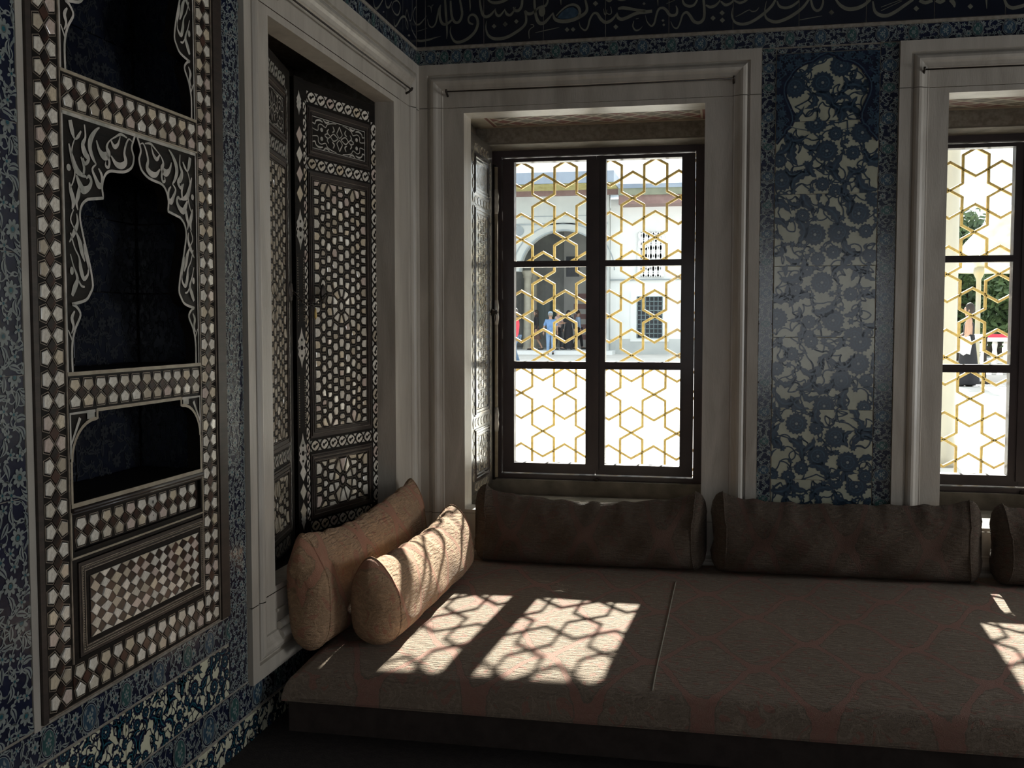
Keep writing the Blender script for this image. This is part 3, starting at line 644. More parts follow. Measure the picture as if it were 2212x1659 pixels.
def grille(dx, lab):
    s = .0548; g_ = G(); cx, cz = .714+dx, 1.978; lim = (.10+dx, 1.075+dx, .76, 2.2)
    segs = {}
    for i in range(-9, 10):
        for j in range(-9, 10):
            for sg in (-1, 1):
                hx = cx+i*2*math.sqrt(3)*s+j*math.sqrt(3)*s; hz = cz+j*3*s+sg*s
                if not (lim[0]-.1 < hx < lim[1]+.1 and lim[2]-.1 < hz < lim[3]+.1): continue
                P = [(hx+s*math.cos(PI/2+k*PI/3), hz+s*math.sin(PI/2+k*PI/3)) for k in range(6)]
                for a, b in zip(P, P[1:]+P[:1]): segs[tuple(sorted(((round(a[0], 3), round(a[1], 3)), (round(b[0], 3), round(b[1], 3)))))] = 1
    def bar(a, b):
        dx_, dy = b[0]-a[0], b[1]-a[1]; l = math.hypot(dx_, dy)
        if l < .004: return
        ex, ey = dx_/l*.0022, dy/l*.0022; nx, ny = -dy/l*.0051, dx_/l*.0051
        q = [(a[0]-ex+nx, a[1]-ey+ny), (a[0]-ex-nx, a[1]-ey-ny), (b[0]+ex-nx, b[1]+ey-ny), (b[0]+ex+nx, b[1]+ey+ny)]
        g_.prism(q, -.006, .006, 0, ch=.002, bottom=True)
    for a, b in segs:
        # clip the bar to the opening
        t0, t1 = 0., 1.; ok = True
        for ax, lo, hi in ((0, lim[0], lim[1]), (1, lim[2], lim[3])):
            d = b[ax]-a[ax]
            if abs(d) < 1e-9:
                if not lo <= a[ax] <= hi: ok = False
            else:
                u0, u1 = sorted(((lo-a[ax])/d, (hi-a[ax])/d)); t0 = max(t0, u0); t1 = min(t1, u1)
        if ok and t1 > t0+.02: bar((a[0]+(b[0]-a[0])*t0, a[1]+(b[1]-a[1])*t0), (a[0]+(b[0]-a[0])*t1, a[1]+(b[1]-a[1])*t1))
    return g_.obj('window_grille', GOLD, mat=BWM @ T(0, 0, -.75), label=lab, cat='grille', group='gilded lattice grilles outside the windows')
def soffit(root, dx, star=False):
    M_ = frame((0, 0, 2.2315), (1, 0, 0), (0, -1, 0))     # looks down; u = X, v = -Y
    x0, x1, v0, v1 = .118+dx, 1.078+dx, -.44, -.107
    g_ = G(); g_.box(x0, x1, v0, v1, -.001, .0015, 0); z = .0018
    a, b, c, d = x0+.075, x1-.06, v0+.028, v1-.03
    for q, m, zz in (((a, b, c, d), 1, z), ((a+.012, b-.012, c+.010, d-.010), 0, z+.0003)):
        g_.poly([(q[0], q[2]), (q[1], q[2]), (q[1], q[3]), (q[0], q[3])], zz, m)
    a, b, c, d = a+.02, b-.02, c+.018, d-.018; n = 9 if not star else 6; r = 3; w_ = (b-a)/n; h = (d-c)/r
    for i in range(n*2+1):
        for j in range(r*2+1):
            if (i+j) % 2 == 0: continue
            px, py = a+i*w_/2, c+j*h/2; k = .80
            A = Art(a, b, c, d, R); m = 1 if ((i//2)+(j//2)) % 2 else 2
            A.add([(px-w_/2*k, py), (px, py-h/2*k), (px+w_/2*k, py), (px, py+h/2*k)], m, 0)
            if star:
                A.add([(px-w_/2*k, py+h*.02), (px+w_/2*k, py+h*.02), (px+w_/2*k, py-h*.02), (px-w_/2*k, py-h*.02)], 0, 1)
            A.put(g_, z+.0006)
    g_.obj('painted_soffit', [CREAMP, REDP, GREENP], root, M_)
W1 = surround('window_1', BWM, (.006, 1.205, .592, 2.3745), (.174, 1.02, .778, 2.203), .105, 'marble framed window with dark timber casements nearest the room corner', (2.222, .765))
W2 = surround('window_2', BWM, (1.645, 2.84, .592, 2.3745), (.174+DXW, 1.02+DXW, .778, 2.203), .105, 'marble framed window cut off by the right edge of the view', (2.222, .765))
W3 = surround('window_3', LWM, (-1.398, -.004, .600, 2.3745), (-1.246, -.268, .80, 2.195), .067, 'marble framed window recess with closed inlaid shutters on the left wall', (2.215, .785))
for W_, dx in ((W1, 0), (W2, DXW)):
    joinery(W_, dx); soffit(W_, dx, dx > 0)
    g = G(); g.box(.117+dx, 1.078+dx, .725, .745, -.94, -.107); g.box(.118+dx, 1.058+dx, .745, .806, -.72, -.562); g.obj('sill_slab', STONE, W_, BWM)
    g = G(); g.box(.117+dx, 1.058+dx, 2.1655, 2.2285, -.60, -.4405); g.obj('inner_lintel', STONE, W_, BWM)
# bottom mouldings on the left window's apron
g = G()
g.prism([(-1.246+.0, .735), (-.27, .735), (-.27, .742), (-1.246, .742)], 0, .006, 0); g.tube([(-1.24, .70, .006), (-.27, .70, .006)], .010, 8); g.tube([(-1.24, .675, .008), (-.27, .675, .008)], .013, 8)
g.obj('apron_moulding', MARBLE, W3, LWM)
rod('curtain_rod', BWM, BW(965, 205)[0], BW(1588, 176)[0], 2.276, 'thin dark iron curtain rod across the lintel of the central window')
rod('curtain_rod', BWM, BW(1992, 150)[0], 2.72, 2.276, 'thin dark iron curtain rod across the lintel of the window at the right edge')
rod('curtain_rod', LWM, LW(640, 60)[0]-.12, LW(877, 202)[0], 2.262, 'thin iron curtain rod across the lintel of the shuttered window on the left wall')
grille(0, 'gilded iron lattice of stars and hexagons outside the central window'); grille(DXW, 'gilded iron lattice of stars and hexagons outside the window at the right edge')

# ------------------------------------------------------------------ inlay work
def tilt(r, k=.09):
    a, b = r.uniform(-k, k), r.uniform(-k, k); return lambda x, y: a*x+b*y
def pearl_mesh(pts, seed, th=.0028):
    r = random.Random(seed); g_ = G(); g_.prism(pts, 0, th, 0, ch=.0011, top=tilt(r)); return g_.mesh('pearl_inlay', PEARL)
def penta(w_, h, up):       # flat at the outer side, pointed at the inner side; up: point upwards
    P = [(-.36*w_, 0), (.36*w_, 0), (.5*w_, .55*h), (0, h), (-.5*w_, .55*h)]
    return P if up else [(x, h-y) for x, y in P[::-1]]
PEN = {}
def pen(w_, h, up, vert):
    k = (round(w_, 4), round(h, 4), up, vert, R.randrange(5))
    if k not in PEN:
        P = penta(w_, h, up)
        if vert: P = [(y, x) for x, y in P][::-1]
        PEN[k] = pearl_mesh(P, hash(k) % 9999 if False else int(k[4]*37+w_*9e4+h*1e4+up*3+vert))
    return PEN[k]
def string_loop(g_, P, off, w_, z):
    n = len(P); cx = sum(p[0] for p in P)/n; cy = sum(p[1] for p in P)/n; Q = []
    for p in P:
        d = math.hypot(p[0]-cx, p[1]-cy); k = 1+off/d; Q.append((cx+(p[0]-cx)*k, cy+(p[1]-cy)*k, w_))
    g_.stroke(Q, z, 0, closed=True)
def strip(parent, M0, u0, u1, v0, v1, n, vert, sg, dk, skip=()):
    """double row of pearl pentagons whose points meet, dark lozenges between; sg = stringing mesh, dk = list for the dark pieces"""
    L_ = (v1-v0) if vert else (u1-u0); W_ = (u1-u0) if vert else (v1-v0); p = L_/n; ph = W_/2-.003; pw = p*.70
    for i in range(n):
        c = (i+.5)*p
        for row in (0, 1):
            up = row == 0; me = pen(pw, ph*.84, up, vert); o = 0.0015+(ph*.10) if row == 0 else W_/2+.0015+ph*.04
            P = penta(pw, ph*.84, up)
            if vert: x, y = u0+o, v0+c; PP = [(x+b, y+a) for a, b in P]
            else: x, y = u0+c, v0+o; PP = [(x+a, y+b) for a, b in P]
            string_loop(sg, PP, .0036, .0017, .0009)
            if (i, row) in skip: continue
            place('pearl_inlay', me, parent, M0 @ T(x, y, .0))
    for i in range(n+1):
        c = i*p; h = ph*.42; k = p*.34
        if vert: q = [(W_/2-h, 0), (W_/2, k), (W_/2+h, 0), (W_/2, -k)]; ox, oy = u0, v0+c
        else: q = [(0, W_/2-h), (k, W_/2), (0, W_/2+h), (-k, W_/2)]; ox, oy = u0+c, v0
        if i in (0, n): q = [(x, min(y, 0) if i else max(y, 0)) if vert else (min(x, 0) if i else max(x, 0), y) for x, y in q]
        dk.append((q, ox, oy))
# --- the wall cupboard
CU0, CU1 = -2.1475, -1.4965
CAB = empty('inlaid_cupboard', (0, -1.83, .8), 'dark wall cupboard with open niches inlaid with mother-of-pearl pentagons, on the left wall', 'cupboard')
n3b, n3t, dr0, dr1 = 1.145, 1.302, 1.055, 1.128
A1T, A1B = 1.808, 1.369; A2B, A2T = 1.875, 2.314
holes = [(NU0, NU1, n3b, n3t), (NU0, NU1, A1B, A1T), (NU0, NU1, A2B, A2T), (NU0+.008, NU1-.004, dr0+.006, dr1-.006), (NU0+.014, NU1+.006, .874, 1.042)]
g = G(); wall_boxes(g, CU0, CU1, .797, 2.62, holes, -.03, 0); g.obj('face_board', EBONY, CAB, LWM)
g = G()
for z0, z1 in ((n3b, n3t), (A1B, A1T), (A2B, A2T)):
    g.box(NU0-.03, NU1+.03, z0-.02, z0, -ND, -.0302); g.box(NU0-.03, NU1+.03, z1, z1+.012, -ND, -.0302)
g.box(NU0-.032, NU0-.002, .81, 2.6, -ND, -.0302); g.box(NU1+.002, NU1+.032, .81, 2.6, -ND, -.0302); g.box(NU0-.03, NU1+.03, .81, 2.6, -ND-.012, -ND-.001)
g.obj('carcass', EBONY, CAB, LWM)
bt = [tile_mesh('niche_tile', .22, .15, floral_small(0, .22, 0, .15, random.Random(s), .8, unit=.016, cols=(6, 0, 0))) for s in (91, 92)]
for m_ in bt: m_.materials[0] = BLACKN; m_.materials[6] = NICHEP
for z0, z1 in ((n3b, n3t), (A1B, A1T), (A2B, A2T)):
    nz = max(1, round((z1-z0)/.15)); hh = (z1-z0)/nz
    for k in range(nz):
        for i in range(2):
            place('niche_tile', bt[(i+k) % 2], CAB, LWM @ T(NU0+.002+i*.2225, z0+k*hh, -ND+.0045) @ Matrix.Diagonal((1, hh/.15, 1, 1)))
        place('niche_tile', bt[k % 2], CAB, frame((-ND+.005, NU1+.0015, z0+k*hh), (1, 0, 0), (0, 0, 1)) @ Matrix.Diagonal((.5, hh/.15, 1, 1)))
SG = G(); DK = []
strip(CAB, LWM, -2.1265, -2.0635, .803, 2.6, 50, True, SG, DK)
strip(CAB, LWM, -1.6025, -1.5395, .803, 2.6, 52, True, SG, DK)
strip(CAB, LWM, NU0, NU1, 1.811, 1.868, 12, False, SG, DK)
strip(CAB, LWM, NU0, NU1, 1.306, 1.360, 12, False, SG, DK)
strip(CAB, LWM, -2.061, -1.605, .806, .868, 12, False, SG, DK)
SG.obj('stringing', STRING, CAB, LWM, kind='stuff')
dm = {}
for q, ox, oy in DK:
    k = tuple((round(a, 4), round(b, 4)) for a, b in q)
    if k not in dm: g_ = G(); g_.prism(list(q), 0, .0012, 0); dm[k] = g_.mesh('lozenge_inlay', TORTOISE)
    place('lozenge_inlay', dm[k], CAB, LWM @ T(ox, oy, .0))
# ivory lines, fillets and thin mouldings
g = G()
def bars(g_, L_, n0=0., n1=.0025, m=0):
    for a, b, c, d in L_: g_.box(a, b, c, d, n0, n1, m)
bars(g, [(-2.1335, -2.131, .80, 2.6), (-2.0615, -2.0585, .87, 2.6), (-1.6065, -1.6035, .87, 2.6), (-1.5375, -1.535, .80, 2.6), (-2.1335, -1.535, .799, .8015)])
g.obj('fillet', STRING, CAB, LWM)
g = G(); bars_ = ([(NU0-.002, NU1+.002, A1B-.006, A1B+.0005), (NU0-.002, NU1+.002, A2B-.005, A2B+.0005), (NU0-.002, NU1+.002, A1T-.001, A1T+.002), (NU0, NU1, n3b-.008, n3b), (NU0-.004, NU1+.004, 1.049, 1.0525), (NU0-.004, NU1+.004, 1.127, 1.1305), (NU0-.004, NU0-.0005, 1.049, 1.1305), (NU1+.0005, NU1+.004, 1.049, 1.1305)])
for q in bars_: g = G(); bars(g, [q], 0, .003); g.obj('ivory_fillet', IVORY, CAB, LWM)
g = G(); g.tube([(NU0, n3b-.012, .003), (NU1, n3b-.012, .003)], .0045, 8); g.tube([(NU0, n3b-.018, .0), (NU1, n3b-.018, .0)], .004, 8); g.box(CU0, -2.1345, .797, 2.62, 0, .006); g.box(-1.534, CU1, .797, 2.62, 0, .006)
g.obj('cupboard_moulding', BROWNW, CAB, LWM)
# corner brackets of the lowest niche
g = G(); h = G(); q = G()
for s, u in ((1, NU0), (-1, NU1)):
    arc = [(u+s*(.005+.0), n3t-.085)]+[(u+s*(.075-.07*math.cos(t)), n3t-.085+.068*math.sin(t)) for t in (i*PI/16 for i in range(1, 9))]+[(u+s*.08, n3t-.017), (u+s*.08, n3t)]
    pts = [(u, n3t), (u, n3t-.085)]+arc+[(u+s*.08, n3t)]
    g = G(); g.prism(pts, -.02, .0, 0); g.obj('bracket', EBONY, CAB, LWM); h.stroke([(a, b, .006) for a, b in arc], .0022); q = G(); q.stroke([(u+s*.003, n3t-.08, .005), (u+s*.003, n3t-.003, .005), (u+s*.075, n3t-.003, .005)], .0018); q.stroke([(u+s*.004, n3t-.055, .004), (u+s*.03, n3t-.012, .007)], .002); q.stroke([(u+s*.05, n3t-.010, .012), (u+s*.072, n3t-.010, .012)], .0021); q.obj('bracket_inlay', PEARL2, CAB, LWM, kind='stuff')
h.stroke([(NU0+.08, n3t-.002, .006), (NU1-.08, n3t-.002, .006)], .0022); h.stroke([(NU0+.003, n3b, .006), (NU0+.003, n3t-.085, .006)], .0022); h.stroke([(NU1-.003, n3b, .006), (NU1-.003, n3t-.085, .006)], .0022)
h.obj('ivory_edge', IVORY, CAB, LWM)
# pierced arches
HALF = [(.2075, 0), (.2075, .043), (.198, .073), (.182, .097), (.192, .111), (.205, .1155), (.167, .123), (.152, .136), (.1445, .150), (.150, .178), (.159, .205), (.170, .237), (.177, .266), (.170, .287), (.150, .300), (.107, .3055), (.110, .326), (.101, .346), (.085, .356), (.056, .359), (.034, .363), (.014, .374), (.007, .391), (.010, .400), (.013, .412), (0, .436)]
def crv(P, n=3): return [(a, b) for a, b, _ in cr([(a, b, 0) for a, b in P], n)]
sm = crv(HALF[:6], 4)[:-1]+crv(HALF[5:15], 4)[:-1]+crv([HALF[15], HALF[16], HALF[17], HALF[18], HALF[19], HALF[20], HALF[21], HALF[22], HALF[23], HALF[24], HALF[25]], 4)
def arch_panel(zb):
    g_ = G(); um = (NU0+NU1)/2; hw = (NU1-NU0)/2; H_ = A1T-A1B
    for s in (-1, 1):
        P = [(um+s*hw, zb)]+[(um+s*a, zb+b) for a, b in sm]+[(um, zb+H_), (um+s*hw, zb+H_)]
        g_.prism(P, -.022, -.001, 0)
    p = g_.obj('arch_panel', EBONY, CAB, LWM)
    e = G()
    for s in (-1, 1): e.stroke([(um+s*(a+.002), zb+b, .0052) for a, b in sm], .0008)
    e.stroke([(um-hw+.002, zb, .004), (um-hw+.002, zb+H_, .004)], .0006); e.stroke([(um+hw-.002, zb, .004), (um+hw-.002, zb+H_, .004)], .0006); e.stroke([(um-hw, zb+H_-.004, .006), (um+hw, zb+H_-.004, .006)], .0006)
    e.obj('arch_edging', PEARL2, p, LWM)
    k = G()
    def S(P, z=.0007):
        for s in (-1, 1): k.stroke([(um+s*a, zb+b, w_*.82) for a, b, w_ in cr([(a, b, w_) for a, b, w_ in P], 4)], z)
    def D(cx, cy, rx, ry, z=.0008):
        for s in (-1, 1): k.poly([(um+s*(cx+rx*math.cos(t)), zb+cy+ry*math.sin(t)) for t in (i*PI/6 for i in range(12))], z)
    # upper spandrel: big scrolling split leaves
    S([(.012, .420, .002), (.024, .424, .004), (.034, .412, .006), (.040, .395, .008), (.036, .380, .013), (.050, .371, .015), (.068, .372, .012), (.082, .384, .004)])
    S([(.030, .425, .003), (.050, .428, .006), (.068, .420, .004), (.086, .410, .003), (.095, .398, .008), (.090, .386, .016), (.104, .380, .018), (.118, .388, .010), (.126, .404, .004)])
    S([(.094, .385, .010), (.088, .372, .008), (.092, .362, .007), (.100, .364, .006), (.099, .372, .002)])
    S([(.052, .424, .002), (.060, .408, .008), (.072, .402, .010), (.082, .412, .004)])
    S([(.116, .428, .003), (.128, .420, .008), (.142, .404, .014), (.146, .388, .014), (.138, .372, .010), (.128, .362, .003)])
    S([(.128, .362, .003), (.140, .352, .006), (.132, .338, .010), (.122, .326, .015), (.112, .330, .010), (.113, .346, .008), (.122, .356, .004)])
    S([(.160, .425, .004), (.158, .404, .006), (.166, .390, .012), (.160, .376, .016), (.150, .368, .010), (.160, .358, .008), (.168, .366, .007)])
    S([(.172, .368, .004), (.164, .352, .008), (.166, .338, .006)])
    S([(.200, .425, .012), (.195, .408, .013), (.188, .396, .004), (.178, .402, .008), (.170, .412, .004)])
    S([(.188, .396, .003), (.196, .380, .004), (.198, .360, .005), (.190, .340, .005), (.196, .322, .004), (.205, .310, .003)])
    S([(.205, .385, .004), (.196, .362, .012), (.186, .345, .016), (.172, .338, .010), (.158, .336, .004)])
    S([(.186, .335, .005), (.178, .322, .014), (.168, .312, .017), (.152, .318, .012), (.144, .330, .009), (.150, .338, .008), (.158, .333, .003)])
    S([(.178, .315, .010), (.183, .300, .012), (.188, .288, .008), (.184, .276, .003)])
    S([(.206, .320, .004), (.202, .306, .012), (.196, .290, .013), (.200, .276, .004)])
    # jamb: two crossing stems with leaves
    S([(.196, .276, .003), (.205, .258, .004), (.192, .240, .004), (.181, .222, .012), (.176, .205, .011), (.168, .190, .004)])
    S([(.188, .270, .003), (.186, .255, .008), (.194, .240, .012), (.203, .228, .007), (.210, .220, .003)])
    S([(.206, .236, .004), (.196, .212, .004), (.184, .196, .005), (.180, .176, .012), (.172, .160, .010), (.160, .168, .006), (.158, .182, .003)])
    S([(.170, .220, .003), (.166, .205, .009), (.160, .188, .006), (.158, .176, .003)])
    S([(.208, .200, .003), (.200, .180, .004), (.190, .160, .009), (.198, .144, .014), (.206, .130, .008)])
    S([(.190, .160, .003), (.180, .148, .005), (.170, .146, .004)])
    D(.207, .345, .006, .006); D(.205, .172, .005, .007)
    S([(.200, .104, .004), (.208, .092, .010), (.204, .078, .007), (.210, .066, .003)]); S([(.2075, .052, .004), (.213, .062, .004), (.219, .072, .003)])
    k.obj('arabesque_inlay', PEARL2, p, LWM, kind='stuff')
arch_panel(A1B); arch_panel(A2B)
# drawer
g = G(); g.box(NU0+.009, NU1-.005, dr0+.007, dr1-.007, -.10, -.006); DRW = g.obj('drawer', EBONY, CAB, LWM)
sgd = G(); dkd = []
MD = LWM @ T(0, 0, -.006)
strip(DRW, MD, NU0+.016, NU1-.012, dr0+.009, dr1-.009, 11, False, sgd, dkd, skip=((6, 0), (6, 1)))
sgd.obj('stringing', STRING, DRW, MD, kind='stuff')
for qd, ox, oy in dkd:
    k = tuple((round(a, 4), round(b, 4)) for a, b in qd)
    if k not in dm: g_ = G(); g_.prism(list(qd), 0, .0012, 0); dm[k] = g_.mesh('lozenge_inlay', TORTOISE)
    place('lozenge_inlay', dm[k], DRW, MD @ T(ox, oy, 0))
pw_ = (NU1-NU0-.028)/11; kx = NU0+.016+6.5*pw_
g = G(); h = G()
for yy, up in ((dr0+.012, True), (dr0+.0385, False)):
    P = [(kx+a, yy+b) for a, b in penta(pw_*.8, .021, up)]; g.prism(P, 0, .002, 0, ch=.0008)
    r_ = .0035 if not up else .0018; cyy = yy+.011
    h.poly([(kx+r_*.6*math.cos(t), cyy+r_*math.sin(t)) for t in (i*PI/5 for i in range(10))], .0024)
g.obj('keyhole_plate', PEARL2, DRW, MD); h.obj('keyhole', EBONY, DRW, MD)
# door with chequer of pearl
du0, du1, dv0, dv1 = NU0+.016, NU1+.004, .876, 1.040
g = G(); g.box(du0, du1, dv0, dv1, -.02, .002); DOOR = g.obj('cupboard_door', BROWNW, CAB, LWM)
g = G(); gd = G()
for i, (w_, m, z) in enumerate(((.0035, 0, .0045), (.0, 0, 0), (.0035, 0, .0045))):
    if not w_: continue
    o = .006+i*.0045
    wall_boxes(g, du0+o, du1-o, dv0+o, dv1-o, [(du0+o+.0018, du1-o-.0018, dv0+o+.0018, dv1-o-.0018)], .002, .0036)
o = .0105
for i in range(96):
    x = du0+o+(du1-du0-2*o)*i/96
    for y in (dv0+o, dv1-o): gd.box(x, x+.0022, y-.0009, y+.0009, .002, .0034)
for i in range(32):
    y = dv0+o+(dv1-dv0-2*o)*i/32
    for x in (du0+o, du1-o): gd.box(x-.0009, x+.0009, y, y+.0025, .002, .0034)
g.obj('door_beading', STRING, DOOR, LWM); gd.obj('dotted_line', IVORY, DOOR, LWM)
g = G(); wall_boxes(g, du0+.018, du1-.018, dv0+.018, dv1-.018, [(du0+.026, du1-.026, dv0+.026, dv1-.026)], .002, .003); g.obj('panel_border', EBONY, DOOR, LWM)
a, b, c, d = du0+.028, du1-.028, dv0+.0275, dv1-.0275; nx, ny = 12, 5; w_, h_ = (b-a)/nx, (d-c)/ny
g = G(); g.box(a-.001, b+.001, c-.001, d+.001, .002, .0028); g.obj('panel_ground', EBONY, DOOR, LWM)
rr = random.Random(5); gx = [[(a+i*w_/2+(rr.uniform(-.12, .12)*w_ if 0 < i < 2*nx else 0), c+j*h_/2+(rr.uniform(-.08, .08)*h_ if 0 < j < 2*ny else 0)) for j in range(2*ny+1)] for i in range(2*nx+1)]
for i in range(2*nx+1):
    for j in range(2*ny+1):
        if (i+j) % 2 == 0: continue
        P = [gx[max(i-1, 0)][j], gx[i][max(j-1, 0)], gx[min(i+1, 2*nx)][j], gx[i][min(j+1, 2*ny)]]
        P = [p for k, p in enumerate(P) if p not in P[:k]]
        cx = sum(p[0] for p in P)/len(P); cy = sum(p[1] for p in P)/len(P)
        if len(P) < 3: continue
        pe = i % 2 == 1 or False
        Q = [((p[0]-cx)*.97, (p[1]-cy)*.97) for p in P]
        g_ = G(); g_.prism(Q, .0028, .0052 if pe else .0040, 0, ch=.0006, top=tilt(rr, .07) if pe else None)
        place('pearl_lozenge' if pe else 'ebony_lozenge', g_.mesh('lozenge', PEARL if pe else TORTOISE), DOOR, LWM @ T(cx, cy, 0))

# ------------------------------------------------------------------ shutters
def voronoi(pts, x0, x1, y0, y1):
    out = []
    for i, p in enumerate(pts):
        poly = [(x0, y0), (x1, y0), (x1, y1), (x0, y1)]
        for j, q in enumerate(pts):
            if i == j or math.hypot(p[0]-q[0], p[1]-q[1]) > .11: continue
            mx, my, dx, dy = (p[0]+q[0])/2, (p[1]+q[1])/2, q[0]-p[0], q[1]-p[1]; o = []; n = len(poly)
            for k in range(n):
                a, b = poly[k], poly[(k+1) % n]; fa = (a[0]-mx)*dx+(a[1]-my)*dy; fb = (b[0]-mx)*dx+(b[1]-my)*dy
                if fa <= 0: o.append(a)
                if (fa <= 0) != (fb <= 0): t = fa/(fa-fb); o.append((a[0]+(b[0]-a[0])*t, a[1]+(b[1]-a[1])*t))
            poly = o
            if len(poly) < 3: break
        if len(poly) >= 3: out.append((p, poly))
    return out
def girih(x0, x1, y0, y1, p, seed, nros):
    """cells of a mirror-symmetric star pattern with rosettes on the centre line"""
    r = random.Random(seed); cx, cy = (x0+x1)/2, (y0+y1)/2; S_ = []
    for k in range(nros):
        ry = cy+(k-(nros-1)/2)*(y1-y0)/max(nros, 1)*1.0
        S_.append((cx, ry, 0))
        for i in range(10): a = PI/10+i*PI/5; S_.append((cx+p*1.0*math.cos(a), ry+p*1.25*math.sin(a), 0))
    base = list(S_); nc = max(3, round((x1-x0)/(p*1.12))); nc += 1-nc % 2; pw = (x1-x0)/nc; nr_ = max(2, round((y1-y0)/(p*.98))); ph = (y1-y0)/nr_
    for i in range(nc//2+1):
        for j in range(nr_+1):
            x = i*pw; y = (j-nr_/2+(.5 if i % 2 else 0))*ph
            if y < -1e-6: continue
            k = (i*7+j*13) % 5; y += (0, .16, -.14, .22, -.2)[k]*p*(1 if y > 1e-6 else 0); x += (0, .10, -.12, .05, -.06)[(i*3+j*5) % 5]*p*(1 if i else 0)
            for sx in ((-1, 1) if x > 1e-4 else (1,)):
                for sy in ((-1, 1) if y > 1e-4 else (1,)):
                    q = (cx+sx*x, cy+sy*y)
                    if not (x0 < q[0] < x1 and y0 < q[1] < y1): continue
                    if all(math.hypot(q[0]-b[0], q[1]-b[1]) > p*.80 for b in base): S_.append((q[0], q[1], 1))
    return voronoi([(a, b) for a, b, _ in S_], x0, x1, y0, y1)
def shutter(M0, W_, z0, z1, detail, label, joined_name='pearl_inlay', flip=False, astr=True, group=None, EB=None, PE=None, BR_=None, tk=.10):
    EB = EB or EBONY; PE = PE or PEARL; BR_ = BR_ or BROWNW
    """local u 0..W_ (u=0 is the meeting edge when flip is False), v = height; sections follow the photograph"""
    root = empty('inlaid_shutter', (0, 0, 0), label, 'shutter', group, mat=M0)
    fu = (lambda u: W_-u) if flip else (lambda u: u)
    def bx(g_, a, b, c, d, n0, n1, m=0): a, b = sorted((fu(a), fu(b))); g_.box(a, b, c, d, n0, n1, m)
    g_ = G(); g_.box(0, W_, z0, z1, -.028, 0); g_.obj('shutter_board', EB, root, M0)
    secs = [(z1-.222, z1-.072), (1.10, z1-.267), (z0+.048, 1.05)]
    a0, a1 = .070, W_-.070
    gp = G(); gm = G(); gl = G(); nd = G()
    for s0, s1 in secs:
        for k, (o, hgt) in enumerate(((0, .004), (.006, .0065), (.012, .003), (.018, .005))):
            u0, u1 = sorted((fu(a0+o), fu(a1-o)))
            wall_boxes(gm, u0, u1, s0+o, s1-o, [(u0+.0055, u1-.0055, s0+o+.0055, s1-o-.0055)], 0, hgt)
        u0, u1 = sorted((fu(a0+.012), fu(a1-.012)))
        wall_boxes(gl, u0, u1, s0+.012, s1-.012, [(u0+.0012, u1-.0012, s0+.0132, s1-.0132)], .002, .0042)
        bx(gp, a0+.024, a1-.024, s0+.024, s1-.024, -.0, .0008)
    gm.obj('panel_moulding', BR_, root, M0); gl.obj('ivory_beading', STRING, root, M0); gp.obj('panel_ground', EB, root, M0)
    # border strips of linked ovals
    cart = G(); car_items = []
    def oval(cx, cy, L_, W2, vert):
        P = []
        for i in range(12):
            t = i*PI/6; k = 1.0+(.10 if i % 3 == 0 else 0); x = L_*.36*math.cos(t)*k; y = W2*.40*math.sin(t)*k
            P.append((x, y) if not vert else (y, x))
        car_items.append((cx, cy, P, L_, W2, vert))
    def run(c0, c1, fixed, W2, vert):
        n = max(1, round((c1-c0)/.050)); p = (c1-c0)/n
        for i in range(n):
            c = c0+(i+.5)*p
            if vert: oval(fu(fixed), c, p, W2, True)
            else: oval(c, fixed, p, W2, False)
            # corner wedges between the ovals
            for e in (-1, 1):
                for f in (-1, 1):
                    x, y = p*.5*e, W2*.46*f; tri = [(x, y), (x-e*p*.20, y), (x, y-f*W2*.28)]
                    tri = [(a, b) if not vert else (b, a) for a, b in tri]; bxx, byy = (fu(fixed), c) if vert else (c, fixed)
                    cart.poly([(bxx+a, byy+b) for a, b in tri], .0012)
    lo, hi = sorted((fu(a0), fu(a1)))
    for zc in (z1-.045, (secs[0][0]+secs[1][1])/2, (secs[1][0]+secs[2][1])/2, z0+.024): run(lo, hi, zc, .036, False)
    run(z0+.045, z1-.06, W_-.042, .038, True); run(z0+.045, z1-.06, .055, .026, True)
    if detail:
        cm = {}
        for cx, cy, P, L_, W2, vert in car_items:
            k = (round(L_, 3), W2, vert, R.randrange(3))
            if k not in cm: g_ = G(); g_.prism(P, 0, .0022, 0, ch=.0006, top=tilt(random.Random(k[3]), .06)); cm[k] = g_.mesh('pearl_cartouche', PEARL)
            place('pearl_cartouche', cm[k], root, M0 @ T(cx, cy, 0))
    else:
        for cx, cy, P, L_, W2, vert in car_items: cart.prism([(cx+a, cy+b) for a, b in P], 0, .0022, 0)
    comma = G()
    for cx, cy, P, L_, W2, vert in car_items:
        q = [(-.26, -.05), (-.1, -.18), (.05, -.02), (.2, .02), (.28, .16), (.1, .16), (-.05, .04), (-.2, .10)]
        comma.poly([(cx+(a*L_*.95 if not vert else b*W2*1.3), cy+(b*W2*1.3 if not vert else a*L_*.95)) for a, b in q], .0030 if detail else .0026)
    comma.obj('comma_inlay', EB, root, M0, kind='stuff'); cart.obj('wedge_inlay', PEARL2 if PE is PEARL else PE, root, M0, kind='stuff')
    # star panels
    st = G(); jn = G(); rs = random.Random(9)
